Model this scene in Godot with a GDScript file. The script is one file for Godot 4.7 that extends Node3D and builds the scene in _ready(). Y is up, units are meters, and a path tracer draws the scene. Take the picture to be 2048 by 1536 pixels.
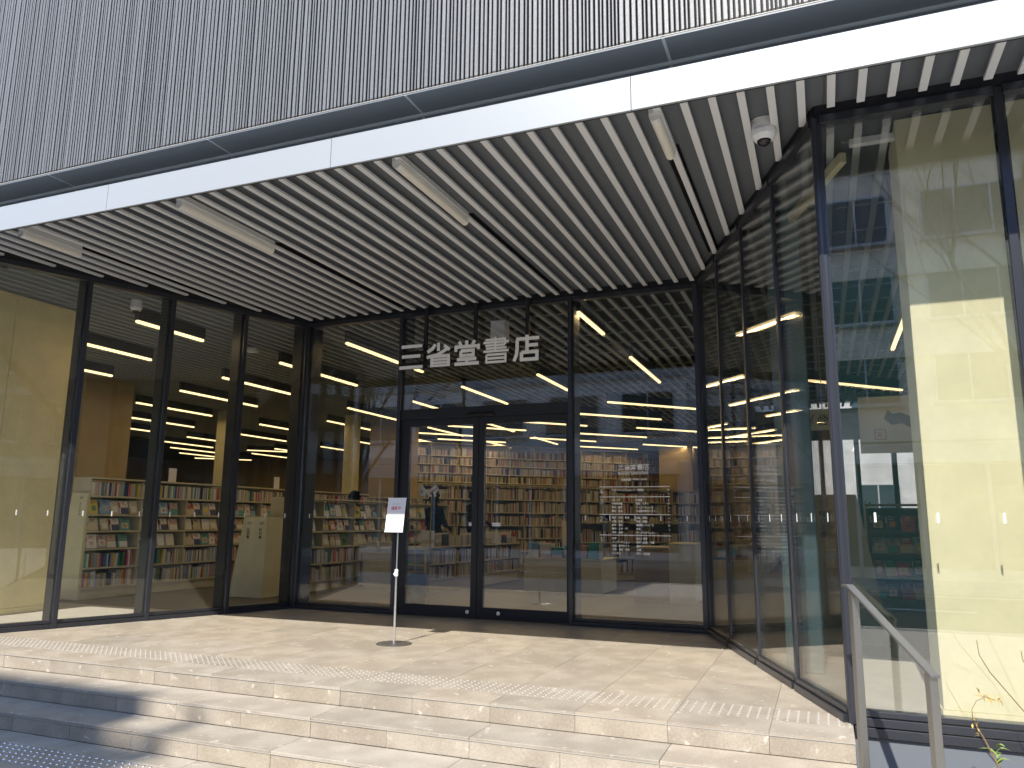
extends Node3D
# A bookshop entrance seen from the pavement. Platform floor is y = 0, the street is at y = -0.35, the shop front looks towards +z.

const PAVE := -0.35          # street level
const SLAT_Y := 3.745        # underside of the ceiling slats
const SLAT_PITCH := 0.1742
const GLASS_TOP := 3.72

var rng := RandomNumberGenerator.new()
var M := {}                  # materials
var used := {}               # names taken, per parent
var books: Array = []        # every book of the shop, before the nearest become things


# ---------------------------------------------------------------- mesh building
class MB:
	var v := PackedVector3Array()
	var n := PackedVector3Array()
	var u := PackedVector2Array()
	var c := PackedColorArray()
	var tint := Color.WHITE
	var tinted := false

	func tri(a: Vector3, b: Vector3, d: Vector3, ua := Vector2.ZERO, ub := Vector2.ZERO, ud := Vector2.ZERO, nn := Vector3.ZERO) -> void:
		# a, b, d run counter-clockwise seen from the front
		if nn == Vector3.ZERO:
			nn = (b - a).cross(d - a).normalized()
		v.append(a); v.append(d); v.append(b)
		n.append(nn); n.append(nn); n.append(nn)
		u.append(ua); u.append(ud); u.append(ub)
		if tinted:
			c.append(tint); c.append(tint); c.append(tint)

	func smooth_tri(p: Array, q: Array) -> void:
		for k in [0, 2, 1]:
			v.append(p[k]); n.append(q[k]); u.append(Vector2.ZERO)
			if tinted:
				c.append(tint)

	func quad(a: Vector3, b: Vector3, d: Vector3, e: Vector3, ua := Vector2(-1, 0), ub := Vector2.ZERO, ud := Vector2.ZERO, ue := Vector2.ZERO) -> void:
		if ua.x < 0.0:
			var w := (b - a).length()
			var h := (e - a).length()
			ua = Vector2(0, h); ub = Vector2(w, h); ud = Vector2(w, 0); ue = Vector2.ZERO
		tri(a, b, d, ua, ub, ud)
		tri(a, d, e, ua, ud, ue)

	func box(lo: Vector3, hi: Vector3, t := Transform3D.IDENTITY) -> void:
		var p := []
		for k in 8:
			p.append(t * Vector3(hi.x if k & 1 else lo.x, hi.y if k & 2 else lo.y, hi.z if k & 4 else lo.z))
		quad(p[4], p[5], p[7], p[6]); quad(p[1], p[0], p[2], p[3])
		quad(p[5], p[1], p[3], p[7]); quad(p[0], p[4], p[6], p[2])
		quad(p[6], p[7], p[3], p[2]); quad(p[0], p[1], p[5], p[4])

	func soft_box(lo: Vector3, hi: Vector3, b: float, t := Transform3D.IDENTITY) -> void:
		# a box with chamfered edges
		var x := [lo.x, hi.x]; var y := [lo.y, hi.y]; var z := [lo.z, hi.z]
		var P := func(i, j, k, axis):
			var s := Vector3(x[i], y[j], z[k])
			var d := Vector3(b if i == 0 else -b, b if j == 0 else -b, b if k == 0 else -b)
			d[axis] = 0.0
			return t * (s + d)
		for axis in 3:
			for side in 2:
				var r := []
				for q in [[0, 0], [1, 0], [1, 1], [0, 1]]:
					var id := [0, 0, 0]
					id[axis] = side; id[(axis + 1) % 3] = q[0]; id[(axis + 2) % 3] = q[1]
					r.append(P.call(id[0], id[1], id[2], axis))
				if side == 1: quad(r[0], r[1], r[2], r[3])
				else: quad(r[3], r[2], r[1], r[0])
		for axis in 3:      # edges along each axis
			var a1 := (axis + 1) % 3
			var a2 := (axis + 2) % 3
			for q in [[0, 0], [1, 0], [1, 1], [0, 1]]:
				var i0 := [0, 0, 0]; var i1 := [0, 0, 0]
				i0[axis] = 0; i1[axis] = 1
				i0[a1] = q[0]; i1[a1] = q[0]; i0[a2] = q[1]; i1[a2] = q[1]
				var e := [P.call(i0[0], i0[1], i0[2], a1), P.call(i1[0], i1[1], i1[2], a1), P.call(i1[0], i1[1], i1[2], a2), P.call(i0[0], i0[1], i0[2], a2)]
				if (q[0] + q[1]) % 2 == 0: quad(e[0], e[3], e[2], e[1])
				else: quad(e[0], e[1], e[2], e[3])
		for k in 8:
			var i := 1 if k & 1 else 0
			var j := 1 if k & 2 else 0
			var l := 1 if k & 4 else 0
			var a = P.call(i, j, l, 0); var d = P.call(i, j, l, 1); var e = P.call(i, j, l, 2)
			if (i + j + l) % 2 == 1: tri(a, d, e)
			else: tri(a, e, d)

	func tube(pts: Array, radii: Array, seg := 8, caps := true) -> void:
		var rings := []
		var norms := []
		var up := Vector3(0.31, 0.2, 0.93)
		for k in pts.size():
			var d: Vector3 = (pts[mini(k + 1, pts.size() - 1)] - pts[maxi(k - 1, 0)]).normalized()
			var s := up.cross(d)
			if s.length() < 0.05:
				s = Vector3(0.9, 0.1, 0.2).cross(d)
			s = s.normalized()
			var w := d.cross(s).normalized()
			var ring := []
			var nr := []
			for j in seg:
				var a := TAU * j / seg
				var o := s * cos(a) + w * sin(a)
				nr.append(o)
				ring.append(pts[k] + o * radii[k])
			rings.append(ring); norms.append(nr)
		for k in pts.size() - 1:
			for j in seg:
				var j2 := (j + 1) % seg
				smooth_tri([rings[k][j], rings[k][j2], rings[k + 1][j2]], [norms[k][j], norms[k][j2], norms[k + 1][j2]])
				smooth_tri([rings[k][j], rings[k + 1][j2], rings[k + 1][j]], [norms[k][j], norms[k + 1][j2], norms[k + 1][j]])
		if caps:
			var l := pts.size() - 1
			for j in seg:
				var j2 := (j + 1) % seg
				tri(pts[0], rings[0][j2], rings[0][j])
				tri(pts[l], rings[l][j], rings[l][j2])

	func lathe(profile: Array, seg := 20, t := Transform3D.IDENTITY) -> void:
		# profile: Vector2(radius, height) from bottom to top, outside faces out
		for k in profile.size() - 1:
			var a: Vector2 = profile[k]
			var b: Vector2 = profile[k + 1]
			var e := (b - a)
			var nn := Vector2(e.y, -e.x).normalized()
			for j in seg:
				var f := TAU * j / seg
				var g := TAU * (j + 1) / seg
				var p := func(r, ang): return t * Vector3(r.x * cos(ang), r.y, -r.x * sin(ang))
				var q := func(ang): return (t.basis * Vector3(nn.x * cos(ang), nn.y, -nn.x * sin(ang))).normalized()
				if a.x > 0.0:
					smooth_tri([p.call(a, f), p.call(a, g), p.call(b, g)], [q.call(f), q.call(g), q.call(g)])
				if b.x > 0.0:
					smooth_tri([p.call(a, f), p.call(b, g), p.call(b, f)], [q.call(f), q.call(g), q.call(f)])

	func prism(poly: PackedVector2Array, z0: float, z1: float, t := Transform3D.IDENTITY) -> void:
		# polygon in x, y pushed from z0 to z1
		if Geometry2D.is_polygon_clockwise(poly):
			poly = poly.duplicate(); poly.reverse()
		var ids := Geometry2D.triangulate_polygon(poly)
		for k in range(0, ids.size(), 3):
			var a := poly[ids[k]]; var b := poly[ids[k + 1]]; var d := poly[ids[k + 2]]
			if (b - a).cross(d - a) < 0:
				var s := b; b = d; d = s
			tri(t * Vector3(a.x, a.y, z1), t * Vector3(b.x, b.y, z1), t * Vector3(d.x, d.y, z1), a, b, d)
			tri(t * Vector3(a.x, a.y, z0), t * Vector3(d.x, d.y, z0), t * Vector3(b.x, b.y, z0), a, d, b)
		for k in poly.size():
			var a := poly[k]; var b := poly[(k + 1) % poly.size()]
			quad(t * Vector3(a.x, a.y, z0), t * Vector3(b.x, b.y, z0), t * Vector3(b.x, b.y, z1), t * Vector3(a.x, a.y, z1))

	func stroke(pts: Array, wide: float, z0: float, z1: float, t := Transform3D.IDENTITY) -> void:
		# a line of the pen: one flat bar per leg, each a hair prouder than the last
		for k in pts.size() - 1:
			var a: Vector2 = pts[k]
			var b: Vector2 = pts[k + 1]
			var d := (b - a).normalized()
			var w := Vector2(-d.y, d.x) * wide / 2
			var e0 := d * wide / 2 if k > 0 else Vector2.ZERO
			var e1 := d * wide / 2 if k < pts.size() - 2 else Vector2.ZERO
			prism(PackedVector2Array([a - e0 - w, b + e1 - w, b + e1 + w, a - e0 + w]), z0, z1 + 0.0002 * k, t)

	func commit(into: ArrayMesh = null) -> ArrayMesh:
		var m := into if into else ArrayMesh.new()
		var a := []
		a.resize(Mesh.ARRAY_MAX)
		a[Mesh.ARRAY_VERTEX] = v; a[Mesh.ARRAY_NORMAL] = n; a[Mesh.ARRAY_TEX_UV] = u
		if tinted:
			a[Mesh.ARRAY_COLOR] = c
		m.add_surface_from_arrays(Mesh.PRIMITIVE_TRIANGLES, a)
		return m


# ---------------------------------------------------------------- nodes
func numbered(parent: Node, called: String) -> String:
	var key := "%d/%s" % [parent.get_instance_id(), called]
	var k: int = used.get(key, 0)
	used[key] = k + 1
	return called if k == 0 else "%s_%03d" % [called, k]


func thing(called: String, label: String, category: String, at := Vector3.ZERO, turn := 0.0, group := "") -> Node3D:
	var o := Node3D.new()
	o.name = numbered(self, called)
	add_child(o, true)
	o.position = at
	o.rotation.y = turn
	tag(o, label, category, group)
	return o


func tag(o: Node, label: String, category := "", group := "", kind := "") -> void:
	if label: o.set_meta("label", label)
	if category: o.set_meta("category", category)
	if group: o.set_meta("group", group)
	if kind: o.set_meta("kind", kind)


func part(parent: Node, called: String, mesh, mat: Material, at := Vector3.ZERO, turn := 0.0, label := "") -> MeshInstance3D:
	var o := MeshInstance3D.new()
	o.name = numbered(parent, called)
	o.mesh = mesh.commit() if mesh is MB else mesh
	if mat:
		for k in o.mesh.get_surface_count():
			if o.mesh.surface_get_material(k) == null:
				o.set_surface_override_material(k, mat)
	o.position = at
	o.rotation.y = turn
	parent.add_child(o, true)
	if label: o.set_meta("label", label)
	return o


func holder(parent: Node, called: String, at := Vector3.ZERO, turn := 0.0, label := "") -> Node3D:
	var o := Node3D.new()
	o.name = numbered(parent, called)
	parent.add_child(o, true)
	o.position = at
	o.rotation.y = turn
	if label: o.set_meta("label", label)
	return o


func setting(called: String, mesh, mat: Material) -> MeshInstance3D:
	var o := part(self, called, mesh, mat)
	o.set_meta("kind", "structure")
	return o


func bx(lo: Vector3, hi: Vector3) -> MB:
	var m := MB.new()
	m.box(lo, hi)
	return m


func sbx(lo: Vector3, hi: Vector3, b: float) -> MB:
	var m := MB.new()
	m.soft_box(lo, hi, b)
	return m


# ---------------------------------------------------------------- materials
func mat(c: Color, rough := 0.7, metal := 0.0, spec := 0.5) -> StandardMaterial3D:
	# c is the real base colour, linear
	var m := StandardMaterial3D.new()
	m.albedo_color = c.linear_to_srgb()
	m.roughness = rough
	m.metallic = metal
	m.metallic_specular = spec
	return m


func noise_bytes(size: int, freq: float, octaves: int, sd: int, type := FastNoiseLite.TYPE_SIMPLEX_SMOOTH, fractal := FastNoiseLite.FRACTAL_FBM, warp := 0.0) -> PackedByteArray:
	var f := FastNoiseLite.new()
	f.seed = sd
	f.noise_type = type
	f.frequency = freq
	f.fractal_type = fractal
	f.fractal_octaves = octaves
	if warp > 0.0:
		f.domain_warp_enabled = true
		f.domain_warp_amplitude = warp
		f.domain_warp_frequency = freq * 0.8
	return f.get_seamless_image(size, size, false, false, 0.15).get_data()


func paint(size: int, f: Callable) -> ImageTexture:
	var d := PackedByteArray()
	d.resize(size * size * 3)
	for k in size * size:
		var c: Color = f.call(k)
		d[k * 3] = clampi(int(c.r * 255), 0, 255)
		d[k * 3 + 1] = clampi(int(c.g * 255), 0, 255)
		d[k * 3 + 2] = clampi(int(c.b * 255), 0, 255)
	return ImageTexture.create_from_image(Image.create_from_data(size, size, false, Image.FORMAT_RGB8, d))


func world_map(m: StandardMaterial3D, tex: Texture2D, metres: float, off := Vector3.ZERO, sharp := 8.0) -> StandardMaterial3D:
	m.albedo_texture = tex
	m.uv1_triplanar = true
	m.uv1_world_triplanar = true
	m.uv1_triplanar_sharpness = sharp
	m.uv1_scale = Vector3.ONE / metres
	m.uv1_offset = off
	return m


func make_materials() -> void:
	# stone: beige limestone look-alike with pale veins
	var S := 768
	var blot := noise_bytes(S, 0.006, 5, 11, FastNoiseLite.TYPE_SIMPLEX_SMOOTH, FastNoiseLite.FRACTAL_FBM, 30.0)
	var veins := noise_bytes(S, 0.0048, 3, 23, FastNoiseLite.TYPE_SIMPLEX_SMOOTH, FastNoiseLite.FRACTAL_RIDGED, 60.0)
	var fine := noise_bytes(S, 0.11, 3, 31)
	var streak := noise_bytes(S, 0.016, 4, 37, FastNoiseLite.TYPE_SIMPLEX_SMOOTH, FastNoiseLite.FRACTAL_RIDGED, 40.0)
	var stone := paint(S, func(k):
		var b: float = blot[k] / 255.0
		var vn: float = clampf((veins[k] / 255.0 - 0.865) / 0.135, 0, 1)
		var s2: float = clampf((streak[k] / 255.0 - 0.8) / 0.2, 0, 1)
		var g: float = fine[k] / 255.0 - 0.5
		var c := Color(0.585, 0.553, 0.505).lerp(Color(0.640, 0.610, 0.562), smoothstep(0.2, 0.8, b))
		c = c.lerp(Color(0.86, 0.84, 0.80), vn * 0.9)
		c = c.lerp(Color(0.745, 0.715, 0.665), s2 * 0.55)
		return c * (1.0 + g * 0.14))
	M.stone = []
	for k in 6:
		var m := mat(Color.WHITE, 0.42, 0, 0.45)
		m.albedo_color = [Color(1, 1, 1), Color(0.965, 0.96, 0.955), Color(1.0, 0.99, 0.975), Color(0.945, 0.945, 0.94), Color(0.985, 0.98, 0.975), Color(0.975, 0.97, 0.955)][k]
		world_map(m, stone, 1.7, Vector3(k * 0.37, k * 0.21, k * 0.53))
		M.stone.append(m)
	M.grout = mat(Color(0.40, 0.37, 0.32), 0.9)
	M.dot = mat(Color(0.31, 0.29, 0.26), 0.6)
	M.edge = mat(Color(0.36, 0.35, 0.33), 0.4)
	# speckled metal of the ribs
	var T := 512
	var sp := noise_bytes(T, 0.16, 2, 5, FastNoiseLite.TYPE_CELLULAR, FastNoiseLite.FRACTAL_FBM)
	var sp2 := noise_bytes(T, 0.02, 3, 6)
	var speck := paint(T, func(k):
		var a: float = sp[k] / 255.0
		var b: float = sp2[k] / 255.0
		var g := 0.46 + 0.44 * a + 0.05 * (b - 0.5)
		return Color(g * 0.955, g * 0.97, g * 1.0))
	M.rib = []
	for k in 3:
		var m := mat(Color.WHITE, 0.5, 0.25)
		m.albedo_color = [Color(0.71, 0.71, 0.705), Color(0.69, 0.69, 0.685), Color(0.73, 0.73, 0.725)][k]
		world_map(m, speck, 0.45, Vector3(k * 0.3, k * 0.17, 0))
		M.rib.append(m)
	M.cap = mat(Color(0.025, 0.022, 0.024), 0.6)
	M.black = mat(Color(0.012, 0.012, 0.013), 0.7)
	M.white_metal = mat(Color(0.80, 0.82, 0.83), 0.4, 0.0, 0.5)
	M.fascia = mat(Color(0.37, 0.40, 0.43), 0.35, 0.15, 0.5)
	M.soffit = mat(Color(0.15, 0.175, 0.20), 0.45, 0.1)
	M.soffit_line = mat(Color(0.42, 0.47, 0.50), 0.5)
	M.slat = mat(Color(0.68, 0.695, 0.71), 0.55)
	M.slat_shaded = mat(Color(0.30, 0.33, 0.32), 0.55)  # same slats as outside, interior dimness put into a darker colour
	M.backing = mat(Color(0.115, 0.128, 0.145), 0.8)
	M.frame = mat(Color(0.06, 0.065, 0.08), 0.30, 0.65)
	M.frame_dull = mat(Color(0.022, 0.024, 0.03), 0.5, 0.2)
	M.plinth = mat(Color(0.16, 0.18, 0.21), 0.5, 0.2)
	var g := mat(Color(0.03, 0.095, 0.09), 0.0, 0.0, 0.5)
	g.albedo_color.a = 0.022
	g.transparency = BaseMaterial3D.TRANSPARENCY_ALPHA
	M.glass = g
	var lit := mat(Color(0.9, 0.78, 0.55), 0.5)
	lit.emission_enabled = true
	lit.emission = Color(1.0, 0.88, 0.64)
	lit.emission_energy_multiplier = 1.25
	M.glow = lit
	M.tube = mat(Color(0.80, 0.77, 0.68), 0.35)
	M.tube.backlight_enabled = true
	M.tube.backlight = Color(0.25, 0.24, 0.2)
	M.lamp_body = mat(Color(0.05, 0.05, 0.05), 0.5)
	M.lamp_white = mat(Color(0.78, 0.78, 0.76), 0.4)
	# cream boards of the shop
	var wob := noise_bytes(256, 0.012, 4, 41)
	var wob2 := noise_bytes(256, 0.09, 3, 42)
	var board := paint(256, func(k):
		var w: float = 0.95 + 0.06 * (wob[k] / 255.0) + 0.03 * (wob2[k] / 255.0 - 0.5)
		return Color(w, w, w))
	M.cream = world_map(mat(Color(0.76, 0.72, 0.46), 0.6), board, 1.3)
	M.cream_left = world_map(mat(Color(0.84, 0.74, 0.38), 0.6), board, 1.3)
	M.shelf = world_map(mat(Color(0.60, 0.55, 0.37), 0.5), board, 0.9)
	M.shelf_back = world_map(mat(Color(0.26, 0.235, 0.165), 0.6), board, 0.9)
	M.tan = world_map(mat(Color(0.40, 0.31, 0.17), 0.7), board, 1.7)
	M.carpet = world_map(mat(Color(0.13, 0.118, 0.095), 0.6), board, 0.8)
	M.entry = world_map(mat(Color(0.42, 0.40, 0.34), 0.6), board, 0.8)
	M.steel_paint = mat(Color(0.17, 0.27, 0.28), 0.45)
	M.print_dark = mat(Color(0.05, 0.045, 0.03), 0.7)
	M.letter = mat(Color(0.93, 0.94, 0.93), 0.5)
	M.letter_side = mat(Color(0.02, 0.02, 0.022), 0.5)
	M.vinyl = mat(Color(0.90, 0.91, 0.91), 0.6)
	M.steel = mat(Color(0.27, 0.265, 0.25), 0.38, 0.85)
	M.chrome = mat(Color(0.75, 0.75, 0.76), 0.22, 0.9)
	M.paper = mat(Color(0.80, 0.80, 0.82), 0.6)
	M.pages = mat(Color(0.62, 0.58, 0.46), 0.8)
	M.pink = mat(Color(0.72, 0.10, 0.16), 0.6)
	M.ink = mat(Color(0.25, 0.26, 0.28), 0.6)
	M.plastic = mat(Color(0.60, 0.60, 0.57), 0.4)
	M.smoke_dome = mat(Color(0.015, 0.015, 0.02), 0.06)
	M.mesh_black = mat(Color(0.015, 0.016, 0.018), 0.5, 0.3)
	# street
	var asp := noise_bytes(512, 0.2, 3, 51)
	var asp2 := noise_bytes(512, 0.01, 4, 52)
	var grit := paint(512, func(k):
		var w: float = 0.24 + 0.07 * (asp[k] / 255.0 - 0.5) + 0.05 * (asp2[k] / 255.0 - 0.5)
		return Color(w, w, w * 1.01))
	M.asphalt = world_map(mat(Color.WHITE, 0.9), grit, 1.6)
	M.paving = world_map(mat(Color(0.24, 0.235, 0.23), 0.85), board, 0.7)
	M.kerb = mat(Color(0.36, 0.35, 0.33), 0.85)
	M.marking = mat(Color(0.7, 0.7, 0.68), 0.7)
	var wear := noise_bytes(512, 0.008, 5, 61, FastNoiseLite.TYPE_SIMPLEX_SMOOTH, FastNoiseLite.FRACTAL_FBM, 40.0)
	var stain := paint(512, func(k):
		var w: float = 0.86 + 0.16 * (wear[k] / 255.0)
		return Color(w, w * 0.99, w * 0.97))
	M.wall_beige = world_map(mat(Color(0.80, 0.73, 0.60), 0.85), stain, 4.0)
	M.wall_grey = world_map(mat(Color(0.42, 0.44, 0.45), 0.85), stain, 4.0)
	M.wall_white = world_map(mat(Color(0.76, 0.76, 0.74), 0.8), stain, 4.0)
	M.wall_brown = world_map(mat(Color(0.22, 0.17, 0.14), 0.85), stain, 4.0)
	M.window_dark = mat(Color(0.03, 0.045, 0.05), 0.08)
	M.alu = mat(Color(0.45, 0.47, 0.48), 0.45, 0.6)
	M.bark = world_map(mat(Color(0.13, 0.10, 0.075), 0.9), stain, 0.4)
	M.soil = world_map(mat(Color(0.10, 0.075, 0.05), 0.95), grit, 0.6)
	M.twig = mat(Color(0.20, 0.13, 0.07), 0.8)
	for q in [["leaf_green", Color(0.16, 0.24, 0.05)], ["leaf_gold", Color(0.50, 0.33, 0.09)], ["leaf_bush", Color(0.10, 0.17, 0.03)]]:
		var m := mat(q[1], 0.55)
		m.backlight_enabled = true
		m.backlight = Color(0.3, 0.32, 0.1)
		m.cull_mode = BaseMaterial3D.CULL_DISABLED
		M[q[0]] = m


# ---------------------------------------------------------------- writing: pen strokes on a 10 by 10 grid, x then y, y down
const GLYPHS := {
	"三": "1181 2474 0898", "省": "5053 3213 6284 7517 252989 3585 8589 3686 3787", "堂": "5052 2132 8172 0402 0292 9294 3437 3474 7477 3777 5057 1777 0898",
	"書": "2181 8183 0292 2383 5055 1484 0595 2629 2686 8689 2787 2989", "店": "5051 0191 1116 1608 5255 5383 3539 3585 8589 3989",
	"営": "1122 5052 8172 0402 0292 9294 3435 3475 7475 5556 2669 2679 2989 8689 2689", "業": "3032 6062 0191 1222 0393 2474 1585 0696 5359 5609 5699", "時": "1118 1141 4148 1848 1545 5393 7073 4494 8489 6567 5595",
	"間": "1019 1040 4043 1343 6090 9099 6063 6393 3539 3565 6569 3969 3767", "神": "2022 0343 4217 2429 5158 5191 9198 5898 5595 7079", "保": "2002 1219 4090 4044 9094 4494 3696 6449 6469 6699",
	"町": "0108 0151 5158 0858 0555 3138 6191 8189 8978", "学": "1122 5052 8172 0204 0292 9294 3373 7355 5559 5948 0696", "習": "0141 4144 0343 5191 9194 5393 2528 2575 7578 2777 2878 5545",
	"参": "5022 2282 0494 5317 5399 6436 7447 8558", "考": "5054 1272 0494 8109 3666 6668 6859", "教": "3035 1252 0454 5015 3548 2666 3839 6050 6292 8269 6299", "育": "5051 0191 4123 2383 2529 2575 7579 2777 2676",
	"趣": "2027 0242 0545 2747 0898 5252 5191 5158 5393 6278 7268", "味": "1117 1141 4147 1747 5393 4696 7079 7649 7699", "生": "2013 1393 5059 2686 0999", "活": "1122 0414 0918 5131 6064 3494 4649 4686 8689 4989",
	"児": "2025 3065 6065 3565 7055 3538 3809 6658 5899", "童": "5051 1181 3243 7262 0393 2447 2474 7477 2777 2575 5459 1888 0999", "喫": "1016 1030 3036 1636 4171 5054 4373 7191 9185 3595 6549 6599", "茶": "1181 3033 6063 5214 5294 0696 5459 5729 5779",
	"歴": "1191 1107 3235 2345 4325 6295 5595 7276 4648 2898 6669 6686", "史": "2125 2181 8185 2585 5055 5509 2699", "宗": "5051 0111 0191 9193 2373 0595 5559 3618 7698", "哲": "2025 0242 0454 6050 5155 5373 7375 2629 2676 7679 2979",
	"心": "2407 3237 3787 8785 5153 8497", "理": "0131 0434 0737 2127 4146 4181 8186 4686 4484 6169 4787 3999", "社": "2022 0343 4217 2429 7079 5494 4999", "会": "5014 5094 3474 1686 4628 2878 6689",
	"医": "1191 1119 1999 3022 2272 1585 5255 5528 5588", "看": "7012 1282 0494 4327 3539 3575 7579 3777 3979", "護": "0141 0333 0535 0639 0739 5191 6062 8082 5345 4595 4747 4589 4949 4979", "工": "1181 5159 0999",
	"芸": "1191 3032 7072 2474 0696 5628 2888 7698", "術": "2013 2414 1419 3155 4049 3454 6090 6494 8489", "能": "2012 1444 3244 1519 1545 4549 1747 6064 8063 6494 6596 6996 8675", "資": "1122 5041 4182 6235 3585 2528 2575 7578 2676 2878 3919 6989",
	"格": "2029 0343 2407 2446 6045 5083 8354 5499 5659 5686 8689 5989", "就": "2021 0141 1214 1242 4244 1444 2548 2507 5191 7059 7595 7599 8091", "職": "0131 1117 3118 1333 1535 4191 5355 4545 4649 4676 7679 8071 8089 9199",
	"文": "5051 0292 2358 5899 7209 7248", "庫": "5051 1191 1107 2484 3537 3575 7577 3777 3676 5359 2898", "新": "2021 0141 1233 4233 0343 2429 0545 2507 2547 8052 5208 5292 8289 5494", "具": "2126 2171 7176 2676 2373 2474 0797 3719 6799",
	"地": "1018 0333 0838 4347 3263 6059 4799 9375", "図": "0109 0191 9199 0999 3244 5253 7228 3478", "旅": "2021 0141 1217 1848 2343 4348 6050 5191 5394 7349 6599", "行": "2013 3004 2429 4191 4494 7479", "法": "1122 0414 0918 6064 3292 4696 6538 3898",
	"律": "2013 3004 2429 5059 4181 8185 3393 4585 3797", "計": "0131 0333 0535 0609 0639 3939 4494 7079", "税": "3010 1419 0343 1408 5061 8071 5155 4181 5585 6558 7579 7999", "務": "0141 4124 0434 2429 5092 8045 4595 5797 6509",
	"政": "0141 2129 2454 1419 0959 6050 6292 8259 6299", "治": "1122 0414 0918 6044 3484 4649 4686 8689 4989", "経": "2013 4004 0444 2449 5091 9155 5195 5696 7579 5999", "済": "1122 0414 0918 6061 3191 4175 8145 5559 7579 5777",
	"語": "0131 0333 0535 0639 3639 5191 6064 4494 5174 5659 5686 8689 5989", "辞": "3011 0343 2025 0509 0545 4549 0949 7071 5191 6273 8273 5393 5696 7379", "洋": "1122 0414 0918 5061 8071 4191 5383 4595 6169", "雑": "1041 2025 0545 2509 2549 6050 5059 5191 5494 5797 5999 7179",
	"誌": "0131 0333 0535 0639 3639 6063 4292 5484 5607 6697 6768", "古": "5054 0292 2529 2575 7579 2979", "刊": "0141 0454 2129 6167 9199 9989", "話": "0131 0333 0535 0639 3639 8051 7074 4494 5659 5686 8689 5989", "題": "1014 1040 4044 1444 0545 2529 2747 0999 5191 6063 6393 9397 6797 6595",
	"撮": "1019 0232 0725 4080 4044 8084 4484 4282 3595 4549 4767 6569 7579 7599 9579", "影": "1014 1050 5054 1454 1252 0555 2628 2646 4648 2848 3839 8052 8355 8659", "中": "1115 1181 8185 1585 5059", "階": "0109 0130 3013 1336 3606 5055 5373 4565 8085 8595 9395 5659 5686 8689 5989 5787", "企": "5014 5094 5358 2528 5575 0898", "画": "0191 2327 2373 7377 2777 2575 5157 0409 0999 9499",
	"特": "2029 0343 0535 1003 6063 4282 0494 4494 7489 5667", "ジ": "1232 1333 1537 8338", "ャ": "2474 3348 7456", "ン": "1333 1988 8883", "プ": "1272 7258 5829 8191 9282", "シ": "1233 1535 1988 8874", "ョ": "2474 7479 2979 2676", "ッ": "2436 4546 7449",
	"コ": "1282 8288 1888", "ミ": "2153 2456 1889", "イ": "7014 5359", "ベ": "0635 3598 6172 7081", "ト": "3039 3375", "ス": "1272 7209 4489", "ペ": "0635 3598 7181", "ー": "1585", "ギ": "1363 0686 4059 7182", "ラ": "2171 1383 8349", "リ": "2126 7155 5529",
	"サ": "0393 3037 7065 6539", "ー ": "1585", "ビ": "2028 2888 2484 7172", "カ": "0383 8379 7968 5009", "ウ": "5052 1225 1282 8276 7639", "タ": "4014 3272 7228 3566", "ノ": "8019", "フ": "1282 8258 5829", "ィ": "7448 5559", "ク": "4015 3272 7228", "ガ": "0373 7369 6958 4009 8192", "ド": "3039 3375 7172", "ネ": "5051 1272 7206 5459 5577", "ち": "1171 4025 2575 7577 7739", "そ": "2171 7124 2484 4447 4788", "う": "3152 2474 7477 7739", "い": "1217 1738 7175", "の": "5117 1737 5182 8268 6869", "の ": "5117",
	"・": "4555",
}
const ICON := ["1115 1181 8185 1585 2628 4648", "5055 2232 6272 3888", "4044 2484 1919 5559", "3033 3373 3538 3868"]


func pen(mb: MB, text: String, at: Vector2, h: float, wide: float, z: float, t := Transform3D.IDENTITY, vertical := false, squeeze := 1.0) -> float:
	# writes text from its top left; returns where it ends
	var x := at.x
	var y := at.y
	for ch in text:
		if GLYPHS.has(ch):
			var s := 0
			for st in GLYPHS[ch].split(" ", false):
				var pts := []
				for k in range(0, st.length() - 1, 2):
					pts.append(Vector2(x + int(st[k]) / 9.0 * h * squeeze, y - int(st[k + 1]) / 9.0 * h))
				mb.stroke(pts, wide, z, z + 0.0006 + 0.00002 * s, t)
				s += 1
		if vertical: y -= h * 1.15
		else: x += h * 1.12 * squeeze
	return x if not vertical else y


func latin(text: String, h: float, m: Material, parent: Node, called: String, at: Vector3, spread := 1.0, bold := false) -> MeshInstance3D:
	var tm := TextMesh.new()
	var f := SystemFont.new()
	f.font_names = PackedStringArray(["Droid Sans"])
	if bold: f.font_weight = 700
	tm.font = f
	tm.text = text
	tm.font_size = 64
	tm.pixel_size = h / 46.0
	tm.depth = 0.001
	tm.horizontal_alignment = HORIZONTAL_ALIGNMENT_LEFT
	var o := part(parent, called, tm, m, at)
	o.scale.x = spread
	return o


# ---------------------------------------------------------------- the scene
var bld: Node3D
const LEFT_A := Vector3(-7.69, 0, -4.99)
const LEFT_B := Vector3(-6.36, 0, -8.38)
const BACK_B := Vector3(-1.15, 0, -8.36)
const RIGHT_B := Vector3(0.09, 0, -5.03)


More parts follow.
